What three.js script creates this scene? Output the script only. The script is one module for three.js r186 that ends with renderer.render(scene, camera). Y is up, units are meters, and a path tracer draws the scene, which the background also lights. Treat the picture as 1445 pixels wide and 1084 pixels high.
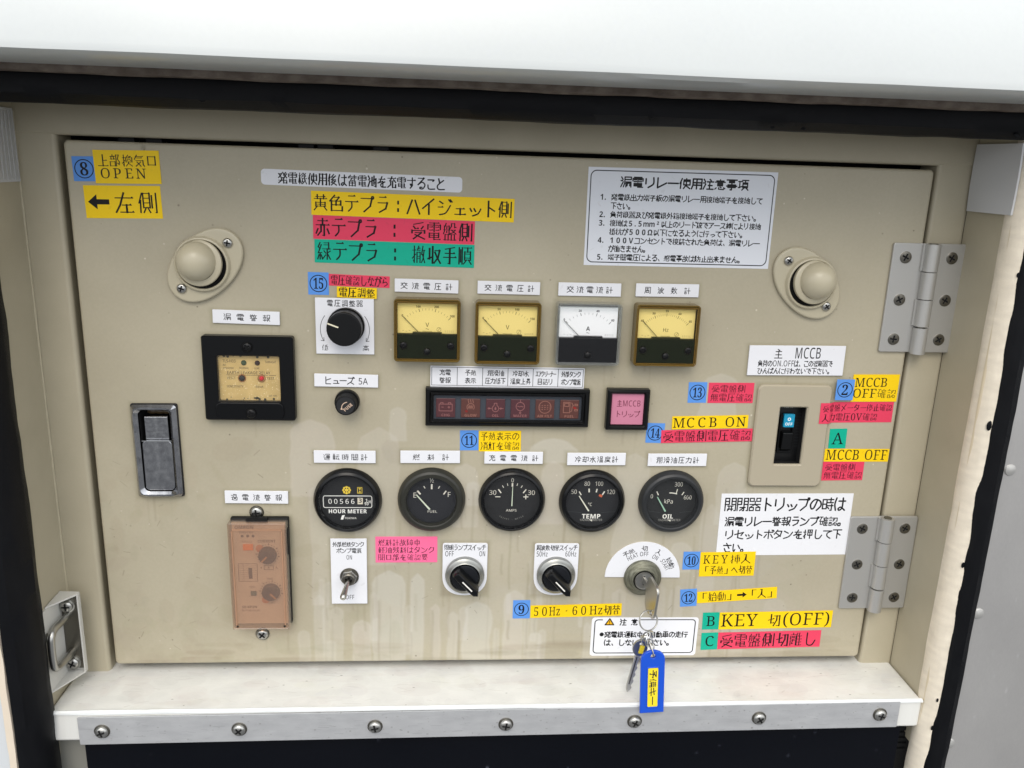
import * as THREE from 'three';
import { mergeGeometries, toCreasedNormals } from 'three/addons/utils/BufferGeometryUtils.js';
import { RoundedBoxGeometry } from 'three/addons/geometries/RoundedBoxGeometry.js';
import { ImprovedNoise } from 'three/addons/math/ImprovedNoise.js';
import { Brush, Evaluator, SUBTRACTION } from 'three-bvh-csg';

// ---------------------------------------------------------------- camera, sky, sun, exposure
// The front of the control panel is the plane z = 0; x to the right, y up, z towards the viewer. Units are metres.
const scene = new THREE.Scene();
const camera = new THREE.PerspectiveCamera(49.37, 1024 / 768, 0.01, 60);
camera.position.set(-0.0506, 0.2251, 0.6916);
camera.rotation.order = 'YXZ';
camera.rotation.set(-0.26046, -0.07756, 0.03436);

const SKY = { zenith: 1.45, horizon: 0.8, below: 0.16 };
{
  const w = 256, h = 128, data = new Float32Array(w * h * 4);
  for (let j = 0; j < h; j++) {
    const el = ((j + 0.5) / h - 0.5) * Math.PI, s = Math.sin(el);           // first row is the lowest
    for (let i = 0; i < w; i++) {
      const k = s > 0 ? SKY.horizon + (SKY.zenith - SKY.horizon) * Math.pow(s, 0.8) : SKY.below + (SKY.horizon - SKY.below) * Math.exp(s * 9);
      data.set([k * 0.965, k * 0.99, k * 1.03, 1], (j * w + i) * 4);
    }
  }
  const sky = new THREE.DataTexture(data, w, h, THREE.RGBAFormat, THREE.FloatType);
  sky.mapping = THREE.EquirectangularReflectionMapping; sky.magFilter = sky.minFilter = THREE.LinearFilter; sky.needsUpdate = true;
  scene.background = sky; scene.environment = sky;
}
const sun = new THREE.DirectionalLight(0xfff4e6, 0.9);
sun.position.set(-0.5, 3.2, 3.0); sun.target.position.set(0, 0, 0);
sun.castShadow = true; sun.shadow.radius = 60; sun.shadow.mapSize.set(2048, 2048);
Object.assign(sun.shadow.camera, { left: -0.8, right: 0.8, top: 0.8, bottom: -0.8, near: 0.5, far: 8 });
scene.add(sun, sun.target);
const renderer = new THREE.WebGLRenderer({ antialias: true });
renderer.setSize(1024, 768);
renderer.toneMapping = THREE.LinearToneMapping;
renderer.toneMappingExposure = 1.5;
renderer.shadowMap.enabled = true;
renderer.shadowMap.type = THREE.PCFSoftShadowMap;

// ---------------------------------------------------------------- helpers
let seed = 7;
const rnd = () => { seed = (seed * 1664525 + 1013904223) >>> 0; return seed / 4294967296; };
const perlin = new ImprovedNoise();
const fbm = (x, y, z = 0, n = 4) => { let s = 0, a = 0.5; for (let i = 0; i < n; i++) { s += a * perlin.noise(x, y, z + i * 7.3); x *= 2.03; y *= 2.03; a *= 0.5; } return s; };
const V = (x, y, z) => new THREE.Vector3(x, y, z);
const used = new Map();
function numbered(name) { const n = used.get(name) ?? 0; used.set(name, n + 1); return n ? name + '_' + String(n).padStart(3, '0') : name; }
function tag(o, label, category, group) { o.userData = { label, category }; if (group) o.userData.group = group; return o; }
function thing(name, label, category, [x, y, z] = [0, 0, 0], turn = 0, group) {
  const o = new THREE.Group(); o.name = numbered(name); o.position.set(x, y, z); o.rotation.z = turn; scene.add(o);
  return tag(o, label, category, group);
}
function part(name, geo, mat, parent, label) {
  const m = new THREE.Mesh(geo, mat); m.name = parent === scene ? numbered(name) : name; m.castShadow = m.receiveShadow = true;
  if (label) m.userData.label = label;
  parent.add(m); return m;
}
function structure(o, label, category) { o.userData = { kind: 'structure', label, category }; return o; }
// A copy of a thing with all its parts, under a name of its own.
function dup(o, [x, y, z], turn, label, group) {
  const c = o.clone(); c.name = numbered(o.name.replace(/_\d{3}$/, '')); c.position.set(x, y, z); c.rotation.z = turn; scene.add(c);
  c.userData = { ...o.userData, label }; if (group) c.userData.group = group; return c;
}
function canvas(w, h, draw) {
  const c = document.createElement('canvas'); c.width = Math.round(w); c.height = Math.round(h);
  const g = c.getContext('2d'); draw(g, c.width, c.height); return c;
}
function texture(c, srgb = true) {
  const t = new THREE.CanvasTexture(c); if (srgb) t.colorSpace = THREE.SRGBColorSpace; t.anisotropy = 8; return t;
}
const std = (color, roughness, metalness = 0, extra = {}) => new THREE.MeshStandardMaterial({ color, roughness, metalness, ...extra });
const phys = (extra) => new THREE.MeshPhysicalMaterial(extra);
const merge = (list) => mergeGeometries(list.map((g) => (g.index ? g.toNonIndexed() : g)), false);
// Sharp where faces meet at more than the angle, smooth elsewhere; the welding inside works on a grid of 0.01, hence the millimetres
const creased = (g, angle) => toCreasedNormals(g.scale(1000, 1000, 1000), angle).scale(0.001, 0.001, 0.001);
const box = (w, h, d, x = 0, y = 0, z = 0) => new THREE.BoxGeometry(w, h, d).translate(x, y, z);
const rbox = (w, h, d, r, x = 0, y = 0, z = 0) => new RoundedBoxGeometry(w, h, d, 3, r).translate(x, y, z);
function roundRect(w, h, r, S = THREE.Shape) {
  const s = new S(), x = w / 2, y = h / 2; r = Math.max(r, 1e-5);
  s.moveTo(-x + r, -y); s.lineTo(x - r, -y); s.absarc(x - r, -y + r, r, -Math.PI / 2, 0); s.lineTo(x, y - r); s.absarc(x - r, y - r, r, 0, Math.PI / 2);
  s.lineTo(-x + r, y); s.absarc(-x + r, y - r, r, Math.PI / 2, Math.PI); s.lineTo(-x, -y + r); s.absarc(-x + r, -y + r, r, Math.PI, Math.PI * 1.5);
  return s;
}
// uv over the outline of the piece, so that a print covers its face and its edges take the colour at the rim
function planarUV(geo, w, h, cx = 0, cy = 0) {
  const p = geo.attributes.position, uv = new Float32Array(p.count * 2);
  for (let i = 0; i < p.count; i++) { uv[2 * i] = THREE.MathUtils.clamp((p.getX(i) - cx) / w + 0.5, 0.003, 0.997); uv[2 * i + 1] = THREE.MathUtils.clamp((p.getY(i) - cy) / h + 0.5, 0.003, 0.997); }
  geo.setAttribute('uv', new THREE.BufferAttribute(uv, 2)); return geo;
}
// A shape of thickness t standing on z = 0 with bevelled front and back rims
function extrude(shape, t, bev = 0, seg = 2, curve = 10) {
  return new THREE.ExtrudeGeometry(shape, { depth: t - 2 * bev, bevelEnabled: bev > 0, bevelThickness: bev, bevelSize: bev, bevelOffset: -bev, bevelSegments: seg, curveSegments: curve }).translate(0, 0, bev);
}
const slab = (w, h, t, r = 0, bev = 0) => planarUV(extrude(roundRect(w, h, Math.max(r, bev)), t, bev), w, h);
// A rectangular rim: outer size, thickness, outer corner radius, opening size and corner radius, chamfer, offset of the opening
function loop(w, h, r, ox = 0, oy = 0, k = 7) {
  const out = []; r = Math.max(r, 1e-5);
  for (let c = 0; c < 4; c++) for (let i = 0; i <= k; i++) { const a = (c + i / k) * Math.PI / 2, sx = c === 0 || c === 3 ? 1 : -1, sy = c < 2 ? 1 : -1; out.push([ox + sx * (w / 2 - r) + Math.cos(a) * r, oy + sy * (h / 2 - r) + Math.sin(a) * r]); }
  return out;
}
function frame(w, h, t, r, iw, ih, ir, bev = 0, ox = 0, oy = 0) {
  const b = Math.max(bev, 1e-5), rings = [[loop(w, h, r), 0], [loop(w, h, r), t - b], [loop(w - 2 * b, h - 2 * b, Math.max(r - b, 0)), t], [loop(iw + 2 * b, ih + 2 * b, ir + b, ox, oy), t], [loop(iw, ih, ir, ox, oy), t - b], [loop(iw, ih, ir, ox, oy), 0]];
  const n = rings[0][0].length, pos = [], idx = [];
  rings.forEach(([pts, z]) => pts.forEach(([x, y]) => pos.push(x, y, z)));
  for (let s = 0; s < 6; s++) for (let i = 0; i < n; i++) { const q = (s + 1) % 6, a = s * n + i, c = s * n + (i + 1) % n, d = q * n + i, e = q * n + (i + 1) % n; idx.push(a, c, d, c, e, d); }
  const g = new THREE.BufferGeometry(); g.setAttribute('position', new THREE.Float32BufferAttribute(pos, 3)); g.setIndex(idx);
  return planarUV(creased(g, 0.45), w, h);
}
// uv in metres on whichever plane a face lies
function metreUV(geo) {
  const g = geo.index ? geo.toNonIndexed() : geo, p = g.attributes.position, n = g.attributes.normal, uv = new Float32Array(p.count * 2);
  for (let i = 0; i < p.count; i++) { const a = [Math.abs(n.getX(i)), Math.abs(n.getY(i)), Math.abs(n.getZ(i))], k = a.indexOf(Math.max(...a)); uv[2 * i] = k === 0 ? p.getZ(i) : p.getX(i); uv[2 * i + 1] = k === 1 ? p.getZ(i) : p.getY(i); }
  g.setAttribute('uv', new THREE.BufferAttribute(uv, 2)); return g;
}
// Turned about the z axis: profile of [radius, height] pairs
const turned = (profile, seg = 48, crease = 0.6) => creased(new THREE.LatheGeometry(profile.map(([r, z]) => new THREE.Vector2(r, z)), seg).rotateX(Math.PI / 2), crease);
const disc = (r, t = 0.0006, seg = 48) => planarUV(new THREE.CylinderGeometry(r, r, t, seg).rotateX(Math.PI / 2).translate(0, 0, t / 2), 2 * r, 2 * r);
const rod = (points, r, seg = 32, closed = false, round = 10) => new THREE.TubeGeometry(new THREE.CatmullRomCurve3(points, closed), seg, r, round, closed);
// A strip of constant section (list of [a, b]) swept along the y or x axis, with a wandering edge
function bead(section, from, to, steps, axis, wobble, freq, shift = 0, crease = 0.75) {
  const n = section.length, pos = [], idx = [], uv = [];
  for (let k = 0; k <= steps; k++) {
    const s = from + (to - from) * k / steps;
    section.forEach(([a, b, loose = 1], i) => {
      const da = wobble * loose * fbm(s * freq, i * 1.7 + shift, 3.1, 3) * 2, db = wobble * loose * fbm(s * freq, i * 1.7 + shift, 9.4, 3) * 1.4;
      if (axis === 'y') pos.push(a + da, s, b + db); else pos.push(s, a + da, b + db);
      uv.push(s, i / n);
    });
  }
  for (let k = 0; k < steps; k++) for (let i = 0; i < n; i++) {
    const j = (i + 1) % n, a = k * n + i, b = k * n + j, c = a + n, d = b + n; idx.push(a, b, c, b, d, c);
  }
  const cap = (o, flip) => { for (let i = 1; i + 1 < n; i++) idx.push(...(flip ? [o, o + i + 1, o + i] : [o, o + i, o + i + 1])); };
  cap(0, true); cap(steps * n, false);
  const g = new THREE.BufferGeometry(); g.setAttribute('position', new THREE.Float32BufferAttribute(pos, 3)); g.setAttribute('uv', new THREE.Float32BufferAttribute(uv, 2)); g.setIndex(idx);
  return creased(g, crease);
}
// ---------------------------------------------------------------- lettering
// The fonts at hand hold no Japanese, so its characters are drawn here stroke by stroke: every character sits on a grid of 0..8 by 0..8, a group of digits is a
// pen stroke (x y x y ...), ~ makes it a curve, and another character followed by a box (left top right bottom) is used as a component.
const GLYPHS = {};
for (const line of `
□ 0008 008088 0888|口 □1177|日 □ 0484|目 □1078 1373 1575|田 □ 4048 0484|十 4048 0484|゛ 7081 8091|゜ ~7080817170
氵 1062 0353 0874|冫 1163 0774|亻 6004 3328|扌 0282 505837 0684|木 0282 4048 4207 4287|土 1373 4048 0888|阝 0008 006033756736
力 02827857 403508|言 4041 0181 1373 1575 □1678|門 0008 003034 0232 0434 5054 50808878 5282 5484|⻗ 1070 06028286 4048 1434 1737 5474 5777
灬 1007 3047 5067 7087|心 1307 32377876 4052 7285|攵 3004 1282 624608 2488|月 101508 10707868 1373 1575|禾 6011 0383 4148 4308 4388
米 1132 7152 0484 4048 4408 4488|火 1224 7264 404408 4488|車 1070 □1276 1474 0787 4048|糸 401243 611575 4548 2608 6688|女 301578 625608 0282
又 11715508 124588|隹 2003 1218 5042 1282 1484 1686 1888 5258|頁 0080 4042 □1276 1373 1575 3608 5688|彳 5013 6205 3438
辶 0122 04242617 ~174888|王 1070 1474 0888 4048|貝 □0086 0282 0484 3608 5688|刂 0106 808868|皿 1118 117178 3138 5158 0888|舟 3022 121608 127278 0585 4344 4647|殳 202204 20606383 15754708 2588
立 4041 1171 2235 6255 0888|表 1171 0484 1272 4044 4407 262847 4488 7556|上 4048 4474 0888|下 0080 4048 4375|左 0282 402508 3575 5558 2888
側 亻0028 貝2058 刂6088|発 113104 0123 4084 7052 8163 2464 0686 343608 54588887|電 ⻗0084 □1577 1676 454888
機 木0028 4031 3142 4233 7061 6172 7263 3484 506588 7548 4438 4657|使 亻0028 3181 □3285 505538 4588|用 101508 10808878 1383 1585 4048
後 彳0028 503262 713474 5436 457538 4688|蓄 0181 2002 6062 0282 422454 6375 □1578 1676 4548|池 氵0028 34828575 6066 41478886
充 4041 0181 412373 6284 343608 54588886|黄 1171 2022 6062 0282 □1476 1575 4246 2608 6688|色 3003 216143 137375 1575 4345 13188886
赤 1171 4043 0383 333618 535848 1507 7587|受 7011 1223 3343 7263 05048485 256518 2688|盤 舟0045 殳4085 皿0588
緑 糸0038 407073 4171 3383 6368 4455 5638 8465 6588|撤 扌0028 3151 4041 4132 3252 3338 335358 3555 3656 攵6088|収 1116 3038 0635 又4188
手 7011 1373 0585 414838|順 0008 1117 2028 頁3088|漏 氵0028 308082 3282 303528 4484 48458588 6448 5657 7677|注 氵0028 5061 3282 4575 3888 5258
意 4041 1171 2122 6152 0282 □2365 2464 心0688|事 0080 □2162 14747616 0585 404838|項 0131 1116 0635 頁3088|出 4048 111474 7174 050888 8588
端 1012 0232 0316 3326 0736 404282 6062 8082 3484 6455 48468688 5658 7678|子 117143 434838 0484|板 木0038 4080 404438 538348 5488
接 扌0028 5051 3181 4142 7163 3383 534688 746738 3585|地 土0027 34828575 6066 41478886|負 3003 216152 □1376 1474 1575 3608 5688
荷 0181 2022 6062 2205 1418 3383 □3556 737868|器 □0032 □5082 □0638 □5688 0484 424406 4486|及 116153734718 212508 3488
外 2004 12423508 1435 6068 6385|箱 1002 0131 2122 5042 5181 木0338 □5388 5585 5686|以 111745 3143 706528 6588|線 糸0038 6051 □4184 4282 6468 455548 8465 6588
棒 木0038 4181 4282 3383 606235 6285 5575 4686 6468|抵 扌0028 7041 414766 4383 617587 3878|低 亻0028 7041 414766 4383 617587 3878
抗 扌0028 6061 4282 545638 547478 7888|行 彳0028 4181 3484 646858|続 糸0038 4181 6063 5373 36358586 5638 767888
働 亻0028 5031 2252 □3356 3454 4048 3757 2858 63838878 717568|動 4011 0242 □0346 0444 2028 0747 0848 53838878 616558
間 門 □2568 2767|圧 1080 101508 3474 5258 2888|感 1181 111305 2242 □2345 506385 8255 7081 心0588|故 0242 2025 □0548 攵4088
防 阝0028 5051 3282 525538 54847868|止 5058 5474 2328 0888|来 1171 0484 2233 6253 4048 4408 4488
警 0141 1012 3032 1203 124244 □1324 攵4085 0585 2666 □2768|報 0141 2023 0343 1314 3334 0545 0747 2528 5058 50808373 548458 6588
過 辶 34307074 5052 5272 2724848777 □4566|流 氵0028 6061 3181 614373 7284 444638 5458 747888|確 0030 2004 □1437 42418182 6061 隹4288
認 言0038 41818474 6144 4253 心4588|調 言0038 404538 40808878 5272 6164 5474 □5677|整 0141 □0243 2025 2305 2345 攵4085 0686 4648 4767 2728 0888
高 4041 0181 □2263 08058588 □2667|交 4041 0181 2204 6284 634608 234688|計 言0038 4484 6068|周 101508 10808878 2262 4144 2464 □2567
波 氵0028 328273 323528 5054 447438 4588|数 1011 3031 0242 2024 2204 2244 241648 3508 0545 攵4088|予 107042 2253 048475 444838
熱 0141 2023 0343 1305 3345 2426 0646 42727686 606346 4354 灬0788|示 1171 0383 4348 2507 6587|潤 氵0028 門2088 4565 4666 4868 5558
滑 氵0028 43407073 5161 34338384 4548 457578 4676 4777|油 氵0028 □4288 4585 6068|冷 冫0028 5023 5083 4363 357557 5558
却 0141 2024 0444 240747 3648 51818676 5158|水 404838 033307 7253 4388|温 氵0028 □4073 4272 皿3488|度 4041 1181 111508 2383 3235 6265 3565 267618 3688
昇 □2062 2161 4314 0585 343618 6368|詰 言0038 4181 6063 4373 □4588|源 氵0028 3080 303528 □4275 4373 6568 4638 7688|主 3051 1272 1575 4148 0888
消 氵0028 6062 4052 8072 4348 43838878 4585 4686|灯 火0038 4181 616858|無 2003 1181 0383 0585 1115 3135 5155 7175 灬0688
運 辶 31308081 4282 □4385 4484 3686 6167|転 車0038 5181 4383 634787 7588|時 □0137 0434 4181 6063 3383 3585 747868 4657
燃 火0038 4033 41515335 5282 707355 7385 8081 灬3788|料 米0048 5162 5364 4685 7078|遮 辶 6061 3181 313426 4383 5254 7274 5474 灬4677
断 000747 米1046 8051 515548 5383 7378|停 亻0028 5051 3181 □4273 35348485 4676 565848|入 2040 403508 404588|開 門 2565 2767 353728 5558
閉 門 2666 545848 5628|押 扌0028 □4085 4282 6068|焼 火0038 4181 6062 3383 5254 7274 4585 555738 757888|障 阝0028 6061 4181 5152 7172 3383 □4486 4585 3787 6668
中 □1276 4048|軽 車0038 408044 5184 4585 6468 3888|残 0040 2004 12323508 1324 4282 4484 606588 8548 7081|要 0080 □1173 3033 5053 432678 655718 0585
照 □0035 0232 40808272 6042 □5385 灬0688|明 □0137 0434 月4088|切 0443 202646 41818868 616448|替 0141 0343 202204 2344 5181 4383 606254 6284 □2568 2666
始 女0038 604383 7184 □4588|挿 扌0028 8041 3282 □4386 4484 6068|離 2021 0141 02044442 1233 3213 08054548 241727 隹4088|自 4031 □1178 1373 1575
走 1171 4043 0383 4347 4575 242608 264888|備 亻0028 3181 4042 6062 333628 3383 4548 45858878 4686 6568|部 2021 0141 1113 3133 0343 □0548 阝5088
換 扌0028 5032 517152 35328285 5344 6374 3585 555638 5688|気 2003 1171 2262 14747788 5518 2558|下 0080 4048 4375
は ~100418 3282 ~606648375688|を 1272 ~402405 ~05445458 ~74364888|す 0282 ~5054463545555638|る 107015 ~15538568383757|こ ~117162 ~152888|し ~2026386885
て 0181 ~81434678|さ 0282 3065 ~153878|の ~5136170431728558|い ~11162836 6285|ひ ~01311528586461 6185|び ひ ゛|が ~02625838 3008 7285 ゛
に ~100418 4282 ~465888|な 0252 3015 6183 ~535648375788|よ 4373 ~404628173688|う 3062 ~13527438|で 0171 ~71434678 6375 7384|り 1015 ~606538
れ 2028 023207 ~1552646787|た 0252 3008 4484 ~475888|き 1171 1373 3065 ~163878|ま 1171 1373 ~404628173678|せ 0383 616555 ~21274878|ん 4008 ~083454577885
ぱ は ゜|わ 2028 023207 ~15538568|つ ~03518438|っ つ2488|ら 3051 2215 ~15547638|と 2033 ~71152888|へ 053287|、 1628|。 ~0626280806
テ 2060 0383 ~434628|フ 01716528|プ フ ゜|ラ 2060 13736628|ハ 3108 5188|イ 7005 4348|シ 1132 0434 ~185783|ジ シ ゛|エ 1171 4147 0787|ェ エ1488
ツ 0214 3244 ~826628|ッ ツ1388|ト 3038 3375|ド ト ゛|リ 1115 ~707538|レ 101884|ー 0484|ア 018154 ~434618|ス 11715508 4688|ズ ス ゛|コ 117178 0878
ン 0143 ~085682|セ 048265 30377888|ヒ 101878 7214|ユ 126267 0787|ュ ユ1388|ク 3004 21716518|ナ 0383 ~404518|タ 3004 21716518 2366|ボ 0282 4048 2407 6487 ゛
ポ 0282 4048 2407 6487 ゜|キ 0372 0686 3058|メ 7018 1266|チ 7021 0383 ~414528|カ 02827857 403508|「 804045|」 434808|・ 4454|： 4243 4647`.split(/[|\n]/)) {
  const [name, ...strokes] = line.trim().split(' ');
  if (name) GLYPHS[name] = strokes.filter((s) => !s.includes('?'));
}
// All strokes of a character as point lists in the unit square: [{ curved, points }]
function strokesOf(ch, x0 = 0, y0 = 0, x1 = 8, y1 = 8, out = []) {
  for (const s of GLYPHS[ch]) {
    if (/^[~\d]/.test(s)) {
      const digits = s.replace('~', ''), points = [];
      for (let i = 0; i + 1 < digits.length; i += 2) points.push([(x0 + (x1 - x0) * +digits[i] / 8) / 8, (y0 + (y1 - y0) * +digits[i + 1] / 8) / 8]);
      out.push({ curved: s[0] === '~', points });
    } else {
      const [a, b, c, d] = s.length > 1 ? [...s.slice(1)].map(Number) : [0, 0, 8, 8], sx = (v) => x0 + (x1 - x0) * v / 8, sy = (v) => y0 + (y1 - y0) * v / 8;
      strokesOf(s[0], sx(a), sy(b), sx(c), sy(d), out);
    }
  }
  return out;
}
// One drawn character in the cell (x, y, w, h). style: mincho (thin horizontals, heavy verticals, a tick at the end) or gothic (even pen).
function drawGlyph(g, ch, x, y, w, h, style, weight) {
  const pad = 0.075, ix = x + w * pad, iy = y + h * pad, iw = w * (1 - 2 * pad), ih = h * (1 - 2 * pad), all = strokesOf(ch), pen = h * weight * (style === 'mincho' ? Math.max(0.66, Math.min(1.12, 1.28 - all.length * 0.042)) : Math.max(0.82, Math.min(1.15, 1.3 - all.length * 0.034)));
  g.lineJoin = 'round';
  for (const { curved, points } of all) {
    const p = points.map(([u, v]) => [ix + u * iw, iy + v * ih]);
    const n = p.length;
    if (curved) {
      g.lineCap = 'round'; g.lineWidth = pen * (style === 'mincho' ? 0.85 : 1);
      g.beginPath(); g.moveTo(...p[0]);
      for (let i = 0; i + 1 < n; i++) {
        const a = p[Math.max(i - 1, 0)], b = p[i], c = p[i + 1], d = p[Math.min(i + 2, n - 1)];
        g.bezierCurveTo(b[0] + (c[0] - a[0]) / 6, b[1] + (c[1] - a[1]) / 6, c[0] - (d[0] - b[0]) / 6, c[1] - (d[1] - b[1]) / 6, c[0], c[1]);
      }
      g.stroke();
    } else if (style === 'mincho') {
      for (let i = 0; i + 1 < n; i++) {
        const [a, b] = [p[i], p[i + 1]], flat = Math.abs(b[0] - a[0]) / (Math.hypot(b[0] - a[0], b[1] - a[1]) || 1);
        g.lineCap = 'square'; g.lineWidth = pen * (flat > 0.95 ? 0.55 : 1.08 - 0.25 * flat);
        g.beginPath(); g.moveTo(...a); g.lineTo(...b); g.stroke();
        if (flat > 0.95 && b[0] > a[0]) { g.beginPath(); g.moveTo(b[0] - pen * 1.3, b[1]); g.lineTo(b[0] - pen * 0.1, b[1] - pen * 0.85); g.lineTo(b[0] + pen * 0.6, b[1] + pen * 0.2); g.fill(); }
      }
    } else {
      g.lineCap = 'round'; g.lineWidth = pen;
      g.beginPath(); p.forEach((q, i) => (i ? g.lineTo(...q) : g.moveTo(...q))); g.stroke();
    }
  }
}
const WIDE = { '　': 1, ' ': 0.5 };
// A line of text stretched to fill exactly x0..x1; half-width Latin takes its own width.
function drawLine(g, text, x0, x1, y0, y1, { style = 'gothic', weight = 0.085, ink = '#14161a', latin = 1, bold = false, fw = false, fill = 1 } = {}) {
  const h = y1 - y0, family = (bold ? 'bold ' : '') + h * latin * 1.2 + 'px ' + (style === 'mincho' ? 'serif' : 'sans-serif');
  g.font = family; g.fillStyle = g.strokeStyle = ink; g.textBaseline = 'alphabetic'; g.textAlign = 'left';
  const chars = [...text], width = chars.map((c) => (WIDE[c] ? WIDE[c] * h : GLYPHS[c] ? h : fw ? (c === '.' ? h * 0.6 : h) : g.measureText(c).width + h * 0.04));
  const scale = (x1 - x0) / width.reduce((a, b) => a + b, 0);
  let x = x0;
  chars.forEach((c, i) => {
    const w = width[i] * scale;
    if (GLYPHS[c]) drawGlyph(g, c, x + w * (1 - fill) / 2, y0, w * fill, h, style, weight);
    else if (!WIDE[c]) { const k = Math.min(scale, 1.25); g.save(); g.translate(x + w / 2 - g.measureText(c).width * k / 2, y1 - h * 0.08); g.scale(k, 1); g.fillText(c, 0, 0); g.restore(); }
    x += w;
  });
}
// ---------------------------------------------------------------- materials
const noiseMap = (w, h, base, amp, sx, sy, extra) => canvas(w, h, (g, W, H) => {
  const im = g.createImageData(W, H);
  for (let y = 0; y < H; y++) for (let x = 0; x < W; x++) {
    const n = amp * fbm(x / W * sx, y / H * sy, 2.2, 5) + (rnd() - 0.5) * amp * 0.22, o = (y * W + x) * 4;
    im.data[o] = base[0] + n; im.data[o + 1] = base[1] + n; im.data[o + 2] = base[2] + n * 0.95; im.data[o + 3] = 255;
  }
  g.putImageData(im, 0, 0); if (extra) extra(g, W, H);
});
const repeated = (c, ru, rv, srgb = true) => { const t = texture(c, srgb); t.wrapS = t.wrapT = THREE.MirroredRepeatWrapping; t.repeat.set(ru, rv); return t; };
const BEIGE = [174, 166, 144];
const grain = texture(noiseMap(256, 256, [128, 128, 128], 90, 40, 40), false); grain.wrapS = grain.wrapT = THREE.RepeatWrapping; grain.repeat.set(16, 16);
const dirt = (g, W, H, n, ink, rmin, rmax) => { for (let i = 0; i < n; i++) { g.fillStyle = ink(rnd()); g.beginPath(); g.ellipse(rnd() * W, rnd() * H, rmin + rnd() * (rmax - rmin), rmin + rnd() * (rmax - rmin), 0, 0, 7); g.fill(); } };
const M = {};
M.beige = std(0xffffff, 0.5, 0, { map: repeated(noiseMap(512, 512, BEIGE, 14, 4, 4), 4, 4), bumpMap: grain, bumpScale: 0.00003 });
M.beigeCast = std(0xbab29a, 0.3, 0, { bumpMap: grain, bumpScale: 0.00003 });
M.white = std(0xe9eceb, 0.35);
const black = (color, roughness) => phys({ color, roughness, specularIntensity: 0.55 });
M.black = black(0x0b0c0d, 0.34);
M.blackMatt = black(0x111213, 0.6);
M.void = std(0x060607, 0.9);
M.rubber = phys({ color: 0xffffff, roughness: 0.5, specularIntensity: 0.4, map: repeated(noiseMap(256, 256, [6, 7, 11], 7, 9, 9), 4, 1), bumpMap: grain, bumpScale: 0.0002 });
M.steel = std(0xb4b3ae, 0.3, 1);
M.darkSteel = std(0x77746c, 0.36, 1);
M.zinc = std(0xffffff, 0.42, 0.6, { map: repeated(noiseMap(256, 256, [186, 185, 181], 16, 60, 60), 14, 14), bumpMap: grain, bumpScale: 0.00002 });
M.chrome = std(0xcfd0d0, 0.14, 1);
M.wornChrome = std(0xffffff, 0.2, 1, { map: texture(noiseMap(256, 256, [172, 173, 176], 50, 5, 7, (g, W, H) => dirt(g, W, H, 160, (r) => `rgba(60,58,56,${0.06 + r * 0.14})`, 1, 4))) });
M.plate = std(0xe6e7ea, 0.4);
M.glass = phys({ color: 0xffffff, transmission: 1, thickness: 0, roughness: 0.03, ior: 1.45, specularIntensity: 0.45 });
const ripple = texture(noiseMap(256, 128, [128, 128, 128], 110, 5, 3), false);
M.whiteInk = std(0xe8e6de, 0.5);
M.screwDark = std(0x1b1b1c, 0.35, 0.6);

// ---------------------------------------------------------------- screws
const csg = new Evaluator(); csg.attributes = ['position', 'normal']; csg.useGroups = false;
// Pan head of radius r and height h with a cross recess; stands on z = 0
function screwGeometry(r, h, flat = false) {
  const prof = flat ? [[0, 0], [r, 0], [r, h * 0.8], [r * 0.93, h], [0, h]] : [[0, 0], [r * 0.96, 0], [r, h * 0.25], [r * 0.93, h * 0.6], [r * 0.72, h * 0.88], [r * 0.4, h], [0, h]];
  const head = new Brush(new THREE.LatheGeometry(prof.map(([a, b]) => new THREE.Vector2(Math.max(a, 1e-7), b)), 28).rotateX(Math.PI / 2));
  const d = h * 0.55, arm = r * 1.25, wide = r * 0.3;
  let cut = head; head.updateMatrixWorld();
  for (const [w, l] of [[wide, arm], [arm, wide]]) {
    const b = new Brush(new THREE.BoxGeometry(w, l, d * 2).translate(0, 0, h)); b.updateMatrixWorld();
    cut = csg.evaluate(cut, b, SUBTRACTION);
  }
  const g = cut.geometry; g.deleteAttribute('uv');
  return creased(g, 0.6);
}
const SCREW = { m3: screwGeometry(0.0032, 0.002), m4: screwGeometry(0.0042, 0.0027), m5: screwGeometry(0.0054, 0.0034), hinge: screwGeometry(0.0052, 0.0012, true), strip: screwGeometry(0.0054, 0.0036) };
const HEAD = { m3: [0.0032, 0.002], m4: [0.0042, 0.0027], m5: [0.0054, 0.0034], hinge: [0.0052, 0.0012], strip: [0.0054, 0.0036] };
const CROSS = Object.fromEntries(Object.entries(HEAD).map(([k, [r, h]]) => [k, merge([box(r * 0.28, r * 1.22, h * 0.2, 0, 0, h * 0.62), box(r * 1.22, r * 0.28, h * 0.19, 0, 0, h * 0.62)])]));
function screw(kind, x, y, z, parent, mat = M.steel, name = 'screw') { const s = part(name, SCREW[kind], mat, parent); s.position.set(x, y, z); s.rotation.z = rnd() * 1.5; part('recess_shade', CROSS[kind], M.void, s); return s; }  // near-black cross fills the recess: its shade is put into the colour

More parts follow.
